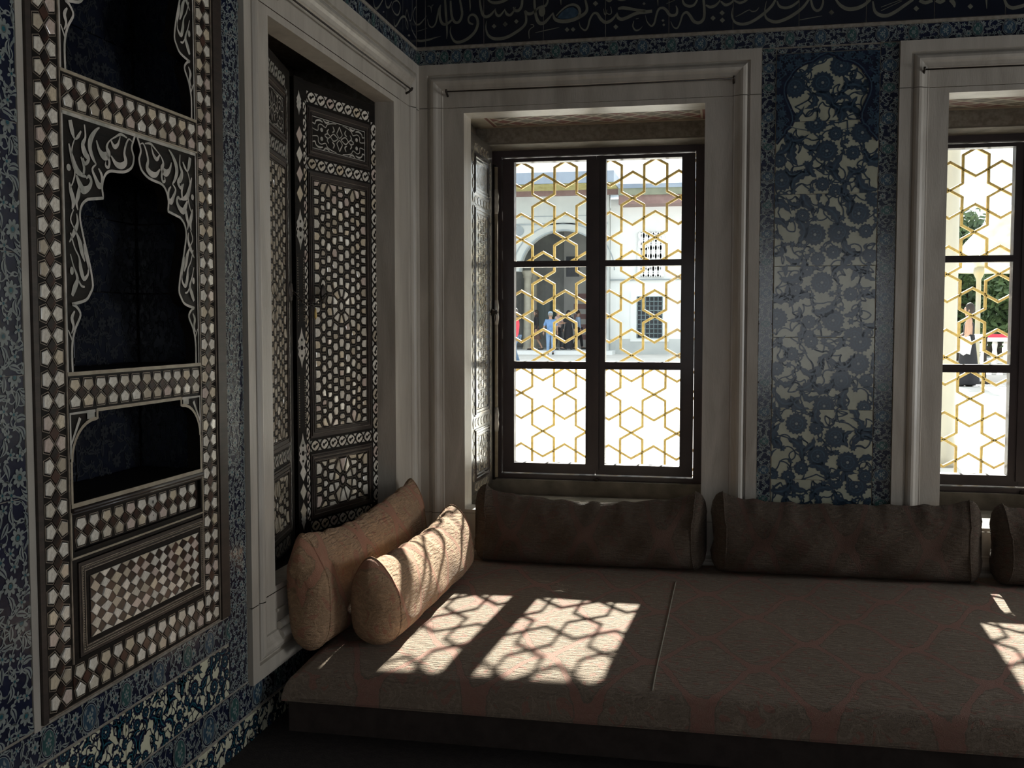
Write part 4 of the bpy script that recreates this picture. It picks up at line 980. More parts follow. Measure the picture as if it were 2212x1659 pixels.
    for (s0, s1), pp, sd, nr in ((secs[1], .0335, 21, 1), (secs[2], .0335, 22, 1)):
        u0, u1 = sorted((fu(a0+.025), fu(a1-.025)))
        for c, poly in girih(u0, u1, s0+.025, s1-.025, pp, sd, nr):
            cx = sum(p[0] for p in poly)/len(poly); cy = sum(p[1] for p in poly)/len(poly)
            P = [(p[0]-cx, p[1]-cy) for p in poly]; Q = []
            for p in P:
                d = math.hypot(*p) or 1; k = max(.15, 1-.0088/d); Q.append((p[0]*k, p[1]*k))
            ar = abs(sum(Q[i][0]*Q[(i+1) % len(Q)][1]-Q[(i+1) % len(Q)][0]*Q[i][1] for i in range(len(Q))))/2
            k2 = [(Q[i], math.hypot(Q[i][0]-Q[i-1][0], Q[i][1]-Q[i-1][1])) for i in range(len(Q))]; Q = [p for p, l in k2 if l > .0025]
            st.stroke([(cx+p[0], cy+p[1], .0018) for p in P], .0012, 0, closed=True)
            if ar < 4e-5 or len(Q) < 3: continue
            if detail:
                g_ = G(); g_.prism(Q, 0, .003, 0, ch=.0012, top=tilt(rs, .10)); place('pearl_inlay', g_.mesh('pearl_inlay', PEARL), root, M0 @ T(cx, cy, .0008))
            else: jn.prism([(cx+p[0], cy+p[1]) for p in Q], .0008, (.0034 if tk > .05 else .0026), 0, ch=.0008, top=tilt(rs, tk))
    st.obj('stringing', STRING, root, M0, kind='stuff')
    if not detail: jn.obj(joined_name, PE, root, M0, kind='stuff')
    # arabesque in the top panel
    ab = G(); s0, s1 = secs[0]; u0, u1 = sorted((fu(a0+.026), fu(a1-.026))); cx, cy = (u0+u1)/2, (s0+s1)/2; hw, hh = (u1-u0)/2, (s1-s0)/2-.026
    wall_boxes(ab, u0, u1, cy-hh, cy+hh, [(u0+.002, u1-.002, cy-hh+.002, cy+hh-.002)], .0008, .0014)
    for sx in (-1, 1):
        for sy in (-1, 1):
            def S(P): ab.stroke([(cx+sx*a*hw, cy+sy*b*hh, w_) for a, b, w_ in cr(P, 4)], .0015)
            S([(1, .25, .002), (.80, .18, .003), (.78, .5, .003), (.68, .62, .003), (.52, .50, .003), (.45, .72, .003), (.30, .85, .003), (.12, .92, .002)])
            S([(1, .6, .002), (.90, .55, .005), (.86, .75, .004), (.74, .85, .006), (.62, .78, .003)]); S([(.6, .95, .002), (.50, .80, .006), (.38, .92, .003)])
            S([(0, .05, .003), (.10, .30, .003), (.05, .55, .004), (0, .8, .003)]); S([(.05, 0, .003), (.22, .22, .004), (.34, 0, .003)]); S([(.34, 0, .002), (.44, .14, .004), (.55, .02, .004)])
            S([(.25, .70, .002), (.20, .45, .006), (.28, .30, .002)]); S([(.40, .45, .002), (.46, .28, .005), (.42, .16, .002)])
            ab.poly([(cx+sx*(.66+.05*math.cos(t))*hw, cy+sy*(.28+.13*math.sin(t))*hh) for t in (i*PI/6 for i in range(12))], .0016)
    ab.obj('arabesque_inlay', PEARL2, root, M0, kind='stuff')
    if astr:      # projecting cover strip with lozenges on the meeting edge
        g_ = G(); bx(g_, -.004, .040, z0, z1, 0, .010); g_.obj('cover_strip', EB, root, M0)
        lz = G(); lz.prism([(0, -.0255), (.0155, 0), (0, .0255), (-.0155, 0)], 0, .0018, 0, ch=.0006); lm = lz.mesh('pearl_lozenge', PEARL)
        zc = [z1-.17-.058*i for i in range(4)]+[z0+.20-.058*i for i in range(3)]
        for z in zc: place('pearl_lozenge', lm, root, M0 @ T(fu(.019), z, .010))
        md = G()
        for z in (z1-.45, 1.38, 1.06, z1-.075, z0+.06):
            k = .6 if z in (z1-.075, z0+.06) else 1
            P = [(.0, .062), (.004, .045), (.011, .030), (.018, .020), (.015, .010), (.020, 0), (.015, -.010), (.018, -.020), (.011, -.030), (.004, -.045), (0, -.062)]
            md.poly([(fu(.019)+a*k, z+b*k) for a, b in P]+[(fu(.019)-a*k, z+b*k) for a, b in P[-2:0:-1]], .0108)
        md.obj('pearl_medallion', PEARL2, root, M0)
        mh = G()
        for z in (z1-.45, 1.38, 1.06):
            for dz, r_ in ((0, .0075), (.024, .0045), (-.024, .0045)): mh.poly([(fu(.019)+r_*math.cos(t), z+dz+r_*math.sin(t)) for t in (i*PI/5 for i in range(10))], .0114)
            for dx in (-.014, .014): mh.poly([(fu(.019)+dx+.003*math.cos(t), z+.004*math.sin(t)) for t in (i*PI/4 for i in range(8))], .0114)
        mh.obj('medallion_eye', EB, root, M0)
        dt = G()
        for z0_, z1_ in ((1.46, 1.66), (1.14, 1.30)):
            n = int((z1_-z0_)/.0075)
            for i in range(n):
                for dx in (.004, .033): dt.box(fu(dx)-.0011, fu(dx)+.0011, z0_+i*.0075, z0_+i*.0075+.0035, .010, .0112)
        dt.obj('dotted_line', IVORY, root, M0)
    return root
ar_ = math.radians(13.5); hr = Vector((-.06, -.235, 0)); dr = Vector((math.sin(ar_), math.cos(ar_), 0)); WR = .485
MR = frame(hr-dr*WR, dr, (0, 0, 1))
shutter(MR, WR, .80, 2.185, True, 'closed right leaf of inlaid shutters on the left wall, covered with pearl stars and ovals', group='inlaid shutters')
al = math.radians(-11.8); hl_ = Vector((-.062, -1.222, 0)); dl = Vector((math.sin(al), math.cos(al), 0))
ML = frame(hl_, dl, (0, 0, 1))
shutter(ML, .478, .80, 2.185, False, 'narrow visible left leaf of inlaid shutters beside the marble jamb on the left wall', flip=True, astr=False, group='inlaid shutters')
# shutter folded back against the left reveal of the central window, and its second leaf seen edge on
MW = frame((.166, .115, 0), (0, 1, 0), (0, 0, 1))
SHW = shutter(MW, .385, .802, 2.165, False, 'inlaid shutter folded open against the left reveal of the central window', astr=False, group='inlaid shutters', EB=EBONYP, PE=PEARLP, BR_=BROWNP, tk=.02)
g = G(); g.lathe([(.001, 0), (.016, .002), (.012, .008), (.006, .012), (.010, .020), (.001, .026)], (.368, 1.50, .001), 12); g.tube([(.368+.014*math.cos(t), 1.478+.016*math.sin(t), .014) for t in (i*PI/8 for i in range(16))], .002, 6, closed=True); g.obj('handle', IRON, SHW, MW)
g = G(); MF = frame((.150, .512, 0), (0, 1, 0), (0, 0, 1)); g.box(0, .028, .81, 2.10, 0, .022); 
o = g.obj('shutter_edge_leaf', EBONY, mat=MF, label='dark folded second shutter leaf seen edge-on beside the central window casement', cat='shutter')
g = G(); g.tube([(.014, .82, .026), (.014, 2.09, .026)], .008, 8); g.obj('astragal', IVORY, o, MF)
g = G()
for z in (1.06, 1.50, 1.95): g.tube([(.014, z-.05, .026, .009), (.014, z-.02, .026, .013), (.014, z, .026, .010), (.014, z+.02, .026, .013), (.014, z+.05, .026, .009)], .01, 8)
g.obj('astragal_knop', PEARL2, o, MF)
# chain latch between the closed leaves, lock plate on the open shutter
CH = empty('chain_latch', (-.14, -.72, 1.52), 'small dark iron chain latch hanging between the closed shutter leaves', 'latch')
zc = 1.525; pa = Vector((-.1485, -.795, zc+.02)); pb = Vector((-.125, -.60, zc+.02))
for p in (pa, pb):
    g = G(); g.lathe([(.001, -.024), (.012, -.018), (.017, 0), (.012, .018), (.001, .024)], (0, 0, 0), 10); g.obj('boss', IRON, CH, Matrix.Translation(p) @ Matrix.Diagonal((.45, 1, 1.3, 1)))
lk = G(); lk.tube([(.0095*math.cos(t), .005*math.sin(t), 0) for t in (i*PI/6 for i in range(12))], .0016, 5, closed=True); lme = lk.mesh('chain_link', IRON)
for i in range(13):
    t = (i+.5)/13; p = pa.lerp(pb, t)+Vector((.012, 0, -.07*4*t*(1-t)*.5)); d = (pb-pa).normalized()+Vector((0, 0, -.07*2*(1-2*t)/.19))
    place('chain_link', lme, CH, Matrix.Translation(p) @ d.to_track_quat('X', 'Z').to_matrix().to_4x4() @ Matrix.Rotation(PI/2*(i % 2), 4, 'X'))
g = G(); g.lathe([(.001, -.03), (.005, -.022), (.003, 0), (.001, .006)], (0, 0, 0), 8); g.obj('pendant', GOLD, CH, Matrix.Translation(pa.lerp(pb, .62)+Vector((.014, 0, -.05))))

# ------------------------------------------------------------------ sofa: base, mattress, cushions, bolsters
MT = .625
g = G(); g.prism([(.062, -1.315), (4.1, -1.315), (4.1, -.02), (.062, -.02)], .465, .545, 0, ch=.01); g.obj('sofa_base', FAB_BASE, label='low dark cloth-covered base under the long mattress, resting on the floor', cat='sofa base')
def mattress():
    X0, X1, Y0, Y1, Z0, Z1 = .052, 4.12, -1.335, -.015, .5455, MT; g_ = G(); nx, ny = 90, 44; rad = .045
    V = {}
    rn = random.Random(3)
    def hz(x, y):
        e = min(x-X0, y-Y0, X1-x, Y1-y); k = 1 if e >= rad else math.sqrt(max(0, 1-((rad-e)/rad)**2))
        wv = .0012*math.sin(x*5.1+y*2.2)+.0009*math.sin(x*11+y*7)+.0008*math.sin(y*17-x*3)
        return Z0+.012+(Z1-Z0-.012)*k+wv*k-(.012*math.exp(-((y-Y0)/.12)**2) if e > 0 else 0)
    def sx(i, n, a, b):
        t = i/n; return a+(b-a)*(t)
    xs = sorted({X0, X1, *[X0+rad*(1-math.cos(k*PI/14)) for k in range(8)], *[X1-rad*(1-math.cos(k*PI/14)) for k in range(8)], *[sx(i, nx, X0+rad, X1-rad) for i in range(nx+1)]})
    ys = sorted({Y0, Y1, *[Y0+rad*(1-math.cos(k*PI/14)) for k in range(8)], *[Y1-rad*(1-math.cos(k*PI/14)) for k in range(8)], *[sx(i, ny, Y0+rad, Y1-rad) for i in range(ny+1)]})
    b = 0
    for x in xs:
        for y in ys: g_.v.append((x, y, hz(x, y)))
    m_ = len(ys)
    for i in range(len(xs)-1):
        for j in range(m_-1): g_.f.append((i*m_+j, (i+1)*m_+j, (i+1)*m_+j+1, i*m_+j+1)); g_.m.append(0); g_.sm.append(True)
    # skirt
    per = [(i, 0) for i in range(len(xs))]+[(len(xs)-1, j) for j in range(1, m_)]+[(i, m_-1) for i in range(len(xs)-2, -1, -1)]+[(0, j) for j in range(m_-2, 0, -1)]
    b = len(g_.v)
    for i, j in per: p = g_.v[i*m_+j]; g_.v.append((p[0], p[1], Z0))
    n = len(per)
    for k in range(n):
        l = (k+1) % n; a, c = per[k][0]*m_+per[k][1], per[l][0]*m_+per[l][1]; g_.f.append((a, b+k, b+l, c)); g_.m.append(0); g_.sm.append(True)
    o = g_.obj('mattress', FAB_MAT, label='long low mattress in faded pink and green brocade under the windows', cat='mattress')
    s = G(); s.tube([(.948+.012*(y+.3), y, hz(.95, y)+.0004) for y in [(-.3-.03*i) for i in range(34)]], .0016, 6); s.obj('seam', MAT('seam_thread', (.32, .28, .22), .8), o)
    s = G(); s.tube([(x, Y0+.002, Z0+.006) for x in [X0+.05+i*.1 for i in range(40)]], .004, 6); s.obj('piping', FAB_MAT, o)
mattress()
def pillow(name, mat, c, Lh, Th, H, lean, axis, label, cat, grp=None, sag=.1, e1=2.6, dog=.02, seed=1, taper=.35, bulge=.0, yaw=0, qt=2.4, pt=.75, wk=1.):
    """local x (or y) = length, other = thickness, z = height above its resting line"""
    r = random.Random(seed); g_ = G(); na, nc = 64, 40; ph = [r.uniform(0, 6) for _ in range(8)]
    def sp(v, e): return math.copysign(abs(v)**(2/e), v)
    A_s = [math.copysign(1-(1-abs(-1+2*i/na))**1.25, -1+2*i/na) for i in range(na+1)]
    caps_ = [(.97, .010), (.86, .022), (.62, .033), (.30, .039)]
    R_ = [(-1, k, o) for k, o in caps_[::-1]]+[(a, 1, 0) for a in A_s]+[(1, k, o) for k, o in caps_]
    ends = []
    for a, ks, off_ in R_:
        T_ = Th*(1-(1-taper)*abs(a)**5)*(1-.06*math.cos(2*a+ph[1])); hh = H*(1-sag*(1-a*a)**1.1*(1+.2*math.sin(3*a+ph[0])))+dog*abs(a)**12
        ring_ = []
        for k in range(nc):
            t = 2*PI*k/nc; sn = math.sin(t); tz = math.copysign(abs(sn)**.8, sn)
            wv = (1-max(0, tz)**qt)**pt if tz > 0 else (1-abs(tz)**4.5)**.6
            y = math.copysign(wv, math.cos(t))*T_*(1-bulge*.25*tz); z = hh*(.5+.5*tz)
            wr = .004*math.sin(9*a+3*tz+ph[2])+.003*math.sin(17*a-5*tz+ph[3])+.0022*math.sin(33*a+9*tz+ph[4])*max(0, tz)
            wr *= wk
            y += wr*wv*math.copysign(1, math.cos(t)); z += ((.0025*math.sin(23*a+ph[5])+.0015*math.sin(41*a+ph[6])) if tz > .5 else 0)
            L2 = Lh*(1-.035*(1-abs(tz)**2.5)*(1 if tz < .3 else .6)*abs(a)**3)
            zc2 = hh*.50; y *= ks; z = zc2+(z-zc2)*(ks**.6 if ks < 1 else 1)
            if tz < -.8: z = max(z, 0)
            y += lean*z; x = a*L2+math.copysign(off_, a)
            ring_.append((x, y, max(z, 0)) if axis == 'x' else (y, x, max(z, 0)))
        g_.v += ring_
        if abs(a) == 1 and ks == 1: ends.append(ring_)
    na = len(R_)-1
    for i in range(na):
        for k in range(nc):
            l = (k+1) % nc; q = (i*nc+k, (i+1)*nc+k, (i+1)*nc+l, i*nc+l); g_.f.append(q if axis == 'x' else q[::-1]); g_.m.append(0); g_.sm.append(True)
    for i in (0, na):
        q = tuple(i*nc+k for k in range(nc)); g_.f.append(q if (i == 0) == (axis == 'x') else q[::-1]); g_.m.append(0); g_.sm.append(True)
    o = g_.obj(name, mat, mat=Matrix.Translation(c) @ Matrix.Rotation(yaw, 4, 'Z'), label=label, cat=cat, group=grp)
    # seam cord round the two ends
    s = G()
    for P in ends: s = G(); s.tube(P, .0026, 5, closed=True); s.obj('seam_cord', mat, o, WM[o.name])
    bm = bmesh.new(); bm.from_mesh(o.data); bmesh.ops.recalc_face_normals(bm, faces=bm.faces); bm.to_mesh(o.data); bm.free()
    return o
GC = 'long brocade back cushions under the windows'
pillow('back_cushion', FAB_CUSH, (.642, -.135, MT+.003), .362, .088, .238, .10, 'x', 'leftmost long back cushion, shade-darkened brocade, below the central window and sagging in the middle', 'cushion', GC, sag=.09, seed=3, taper=.86, dog=.024, qt=1.6, pt=.78)
pillow('back_cushion', FAB_CUSH, (1.481, -.135, MT+.003), .388, .088, .246, .10, 'x', 'shade-darkened brocade back cushion in front of the tiled flower panel between the windows', 'cushion', GC, sag=.06, seed=5, taper=.86, dog=.014, qt=1.6, pt=.78)
pillow('back_cushion', FAB_CUSH, (2.347, -.135, MT+.003), .380, .088, .238, .10, 'x', 'shade-darkened brocade back cushion cut off by the right edge, below the right window', 'cushion', GC, sag=.06, seed=8, taper=.86, dog=.014, qt=1.6, pt=.78)
GB = 'brocade bolsters standing at the left end of the sofa'
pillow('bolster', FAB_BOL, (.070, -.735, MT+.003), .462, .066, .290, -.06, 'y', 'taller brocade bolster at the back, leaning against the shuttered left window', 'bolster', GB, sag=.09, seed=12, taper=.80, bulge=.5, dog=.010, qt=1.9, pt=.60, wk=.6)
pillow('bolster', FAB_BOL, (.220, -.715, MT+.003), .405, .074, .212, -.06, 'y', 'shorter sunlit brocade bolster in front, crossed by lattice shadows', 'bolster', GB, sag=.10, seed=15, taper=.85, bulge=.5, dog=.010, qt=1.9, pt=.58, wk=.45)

# ------------------------------------------------------------------ outside
GOLDC = MAT('gilded_post', (.46, .38, .2), .5, col2=(.40, .40, .36), scale=2)
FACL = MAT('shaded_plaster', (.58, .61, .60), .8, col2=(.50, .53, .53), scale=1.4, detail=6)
LATG = MAT('pale_window_glass', (.62, .66, .68), .5, col2=(.52, .56, .58), scale=3)
OUTW = MAT('courtyard_stone', (.74, .74, .72), .8, col2=(.66, .66, .64), scale=.6, bump=.2, bscale=4)
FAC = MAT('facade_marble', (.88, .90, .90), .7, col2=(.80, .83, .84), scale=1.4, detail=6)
FACD = MAT('facade_line', (.35, .40, .42), .7, col2=(.28, .32, .35), scale=2)
PAVE = MAT('courtyard_paving', (.72, .71, .68), .85, col2=(.62, .61, .58), scale=1.2, detail=5)
LEAD = MAT('lead_roof', (.30, .36, .45), .6, col2=(.22, .27, .35), scale=.8)
EAVE = MAT('painted_eave', (.25, .27, .20), .8, col2=(.19, .21, .16), scale=3)
EAVEG = MAT('eave_batten', (.42, .39, .18), .7, col2=(.34, .30, .12), scale=4)
EAVER = MAT('eave_fascia', (.27, .18, .17), .8, col2=(.22, .14, .13), scale=3)
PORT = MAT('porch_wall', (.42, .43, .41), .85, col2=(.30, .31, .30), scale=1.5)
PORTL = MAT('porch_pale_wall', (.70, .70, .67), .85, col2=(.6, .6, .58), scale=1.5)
STRIPE = MAT('porch_red_stone', (.42, .27, .25), .85, col2=(.34, .2, .2), scale=2)
DKG = MAT('dark_window', (.035, .04, .05), .3, col2=(.05, .06, .08), scale=3)
GRIL = MAT('window_iron_bars', (.22, .29, .31), .6, col2=(.16, .22, .24), scale=6)
COLM = MAT('yellow_marble_column', (.47, .45, .37), .45, col2=(.36, .34, .28), scale=3, stretch=(1, 1, .3), detail=5, coat=.2)
LEAF = MAT('tree_leaf', (.05, .09, .04), .6, col2=(.11, .17, .07), scale=2)
BARK = MAT('bark', (.09, .07, .05), .9, col2=(.05, .04, .03), scale=5)
GOLDR = MAT('glare_white_gilding', (.90, .86, .70), .6, col2=(.82, .70, .42), scale=2)  # gilding paled almost to white, with the sun's glare painted into its colour
GZ = .2
g = G()
g.box(-40, 40, .97, 75, GZ-.3, GZ); g.obj('ground', PAVE, kind='structure')
FY = 40.
def FP(x, y, Y=FY): p = hit(x, y, 1, Y); return p.x, p.z
fb = FP(1390, 766)[1]
# right hand block: plain wall with a lattice window above a barred window
xl = FP(1312, 600, FY-.6)[0]+.06; xr = FP(1640, 600)[0]; zt = FP(1390, 429)[1]
BR = empty('courtyard_building', (0, 0, 0), 'plain white courtyard building with a barred window, seen through the right casement', 'building', mat=frame((0, FY, 0), (1, 0, 0), (0, 0, 1)))
MB_ = WM[BR.name]
w1 = (*FP(1376, 730), *FP(1431, 641)); ov = (*FP(1380, 598), *FP(1433, 502))
g = G(); wall_boxes(g, xl, xr, GZ, zt, [(w1[0], w1[2], w1[1], w1[3]), (ov[0], ov[2], ov[1], ov[3])], -3, 0); g.obj('facade', FAC, BR, MB_)
g = G(); zc_ = FP(1390, 603)[1]; g.box(xl, xr, zc_-.05, zc_, 0, .12); g.obj('string_course', FACD, BR, MB_)
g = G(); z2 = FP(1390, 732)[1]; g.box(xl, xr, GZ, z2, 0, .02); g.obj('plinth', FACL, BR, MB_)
g = G(); fw = .28; wall_boxes(g, w1[0]-fw, w1[2]+fw, w1[1]-.15, w1[3]+fw, [(w1[0], w1[2], w1[1], w1[3])], 0, .05); g.obj('window_surround', FAC, BR, MB_)
g = G(); g.box(w1[0], w1[2], w1[1], w1[3], -.5, -.4); g.obj('window', DKG, BR, MB_)
g = G(); n = 6; wd = w1[2]-w1[0]; ht = w1[3]-w1[1]
for i in range(n+1): g.tube([(w1[0]+wd*i/n, w1[1], .06), (w1[0]+wd*i/n, w1[3], .06)], .018, 6)
for i in range(10): g.tube([(w1[0], w1[1]+ht*i/9, .06), (w1[2], w1[1]+ht*i/9, .06)], .018, 6)
g.obj('window_bars', GRIL, BR, MB_)
# arched lattice window of pointed ovals
g = G(); g.box(ov[0], ov[2], ov[1], ov[3], -.5, -.3); g.obj('window', LATG, BR, MB_)
cxo = (ov[0]+ov[2])/2; rw = (ov[2]-ov[0])/2; g = G()
sp_z = ov[3]-rw*1.0
L_ = [(ov[0]-.02, ov[3]+.02), (ov[0]-.02, sp_z)]+[(cxo-rw*math.cos(t), sp_z+rw*math.sin(t)) for t in (i*PI/20 for i in range(0, 11))]+[(cxo, ov[3]+.02)]
g.prism(L_, -.2, 0, 0); g.prism([(2*cxo-x, y) for x, y in L_], -.2, 0, 0); g.obj('window_arch', FAC, BR, MB_)
g = G(); st_ = (ov[2]-ov[0])/5
for r_ in range(-1, int((ov[3]-ov[1])/(st_*.85))+1):
    for i in range(6):
        x = ov[0]+(i+(.5 if r_ % 2 else 0))*st_; z = ov[1]+r_*st_*.85
        for sg in (-1, 1):
            P = [(x+sg*st_*.42*math.sin(t), z+st_*1.7*(t/PI), .12) for t in (k*PI/8 for k in range(9))]; P = P if sg > 0 else P
            P = [p for p in P if ov[0]-.02 < p[0] < ov[2]+.02 and ov[1]-.02 < p[1] < ov[3]+.02]
            if len(P) > 1: g.stroke(P, .01+.004*((r_*12+i*2+sg) % 29))
g.obj('lattice', FAC, BR, MB_)
g = G(); zr = FP(1390, 407)[1]; g.box(xl+.45, xr, zt-.35, zt+.02, 0, 1.2, 0); g.box(xl+.45, xr, zt, zr-.15, 0, 1.3, 1); g.box(xl+.45, xr, zr-.15, zr+.02, -3, 1.35, 2); g.obj('eaves', [EAVER, EAVE, LEAD], BR, MB_)
# left block with the big arch and its porch
BL = empty('courtyard_building', (0, 0, 0), 'arched courtyard building with a dark porch and deep eaves, seen through the left casement', 'building', mat=frame((0, FY-.6, 0), (1, 0, 0), (0, 0, 1)))
MA = WM[BL.name]; FYA = FY-.6
ax0 = FP(1062, 600, FYA)[0]; ax1 = FP(1312, 600, FYA)[0]; acx = FP(1216, 600, FYA)[0]; asp = FP(1216, 585, FYA)[1]; atop = FP(1216, 497, FYA)[1]; arw = (FP(1310, 585, FYA)[0]-FP(1122, 585, FYA)[0])/2; zt2 = FP(1200, 411, FYA)[1]
g = G(); arcP = [(acx+arw*math.cos(t), asp+(atop-asp)*math.sin(t)) for t in (i*PI/24 for i in range(25))]
for a, b in zip(arcP, arcP[1:]): g.prism([(a[0], a[1]), (b[0], b[1]), (b[0], zt2), (a[0], zt2)], -.6, 0, 0)
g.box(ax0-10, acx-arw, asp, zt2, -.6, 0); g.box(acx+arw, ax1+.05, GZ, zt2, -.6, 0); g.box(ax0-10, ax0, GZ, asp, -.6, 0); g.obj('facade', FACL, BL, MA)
g = G()
for k, (rr_, wd) in enumerate(((1.0, .06), (1.17, .05))): g.stroke([(acx+arw*rr_*math.cos(t), asp+(atop-asp)*rr_*math.sin(t), wd) for t in (i*PI/24 for i in range(25))], .02)
z4 = FP(1200, 484, FYA)[1]; z5 = FP(1200, 467, FYA)[1]; g.stroke([(ax0, z4, .07), (ax1, z4, .07)], .02); g.stroke([(ax0, z5, .03), (ax1, z5, .03)], .02); g.poly([(FP(1121, 499, FYA)[0]+.22*math.cos(t), FP(1121, 499, FYA)[1]+.22*math.sin(t)) for t in (i*PI/8 for i in range(16))], .02)
g.obj('arch_moulding', FACD, BL, MA)
# porch interior
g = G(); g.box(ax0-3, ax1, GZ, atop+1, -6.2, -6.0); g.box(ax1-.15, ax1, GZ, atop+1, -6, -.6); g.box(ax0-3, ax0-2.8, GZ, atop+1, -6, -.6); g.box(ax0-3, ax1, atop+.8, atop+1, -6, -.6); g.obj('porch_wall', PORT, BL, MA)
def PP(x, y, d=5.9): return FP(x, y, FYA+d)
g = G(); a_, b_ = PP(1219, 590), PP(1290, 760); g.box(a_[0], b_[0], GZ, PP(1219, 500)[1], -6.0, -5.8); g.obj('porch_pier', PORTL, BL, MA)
g = G()
for i in range(5): zz = PP(1240, 640+i*22)[1]; g.box(PP(1240, 700)[0], b_[0], zz-.12, zz+.12, -5.8, -5.78)
g.obj('striped_masonry', STRIPE, BL, MA)
a_, b_ = PP(1157, 690), PP(1200, 652); g = G(); g.box(a_[0], b_[0], PP(1157, 712)[1], b_[1], -6.0, -5.95); g.obj('tiled_panel', GREENG, BL, MA)
a_, b_ = PP(1224, 598), PP(1252, 577); g = G(); g.box(a_[0], b_[0], a_[1], b_[1]+.5, -5.8, -5.75); g.obj('window', DKG, BL, MA)
for px, py in ((1140, 720), (1152, 720)):
    x = FP(px, py, FYA+1.5+(px-1140)*.12)[0]; g = G(); H1 = asp-GZ+.1
    g.lathe([(.30, 0), (.30, .12), (.24, .2), (.20, .32), (.18, H1*.5), (.165, H1-.35), (.22, H1-.3), (.20, H1-.2), (.30, H1-.05), (.30, H1)], (x, GZ, 0), 16)
    c_ = g.v; g.v = [(a, GZ+c, -1.5-(px-1140)*.12-(b-GZ)) for a, b, c in c_]; g.obj('porch_column', COLM, BL, MA)
g = G(); g.box(ax0-1, ax1+.3, GZ, GZ+.16, -6, .8); g.obj('porch_step', FAC, BL, MA)
g = G(); zr2 = FP(1200, 372, FYA-2)[1]; ze = zt2; d_ = 2.0
g.box(ax0-4, ax1+.45, ze-.25, ze-.02, 0, .25, 2)
# sloping soffit with gilt battens
P0 = [(ax0-4, ze-.02, .2), (ax1+.45, ze-.02, .2), (ax1+.45, zr2-.45, d_), (ax0-4, zr2-.45, d_)]
g.face(P0, 0); xe = P0[1][0]
for i in range(26):
    x = ax0-4+(xe-ax0+4)*(i+.5)/26; g.box(x-.015, x+.015, ze, ze+.001, .2, .201, 1)
    g.face([(x-.03, ze-.03, .2), (x+.03, ze-.03, .2), (x+.03, zr2-.46, d_), (x-.03, zr2-.46, d_)], 1)
for j in range(6):
    t = (j+.5)/6; z_, n_ = ze-.03+(zr2-.43-ze)*t, .2+(d_-.2)*t; g.face([(ax0-4, z_-.03, n_), (xe, z_-.03, n_), (xe, z_+.02, n_+.02), (ax0-4, z_+.02, n_+.02)], 1)
g.box(ax0-4, xe, zr2-.45, zr2, -3, d_+.05, 3); g.obj('eaves', [EAVE, EAVEG, EAVER, LEAD], BL, MA)
# upper lead roofs behind
# --- people
SKIN = MAT('skin', (.50, .30, .21), .6); HAIRD = MAT('dark_hair', (.03, .02, .015), .6); SHOE = MAT('shoe', (.03, .03, .03), .5)
def cloth(n, c): return MAT(n, c, .9, col2=tuple(x*.8 for x in c), scale=8)
def skin_mesh(V, E_, Rd, lv=1):
    me = bpy.data.meshes.new('t'); me.from_pydata(V, E_, []); bm = bmesh.new(); bm.from_mesh(me); bm.verts.layers.skin.verify(); bm.to_mesh(me); bm.free()
    for i, r_ in enumerate(Rd): me.skin_vertices[0].data[i].radius = r_ if isinstance(r_, tuple) else (r_, r_)
    me.skin_vertices[0].data[0].use_root = True
    ob = bpy.data.objects.new('t', me); sc.collection.objects.link(ob); m = ob.modifiers.new('s', 'SKIN'); m.use_smooth_shade = True
    m2 = ob.modifiers.new('u', 'SUBSURF'); m2.levels = lv; m2.render_levels = lv
    dg = bpy.context.evaluated_depsgraph_get(); out = bpy.data.meshes.new_from_object(ob.evaluated_get(dg)); bpy.data.objects.remove(ob); return out
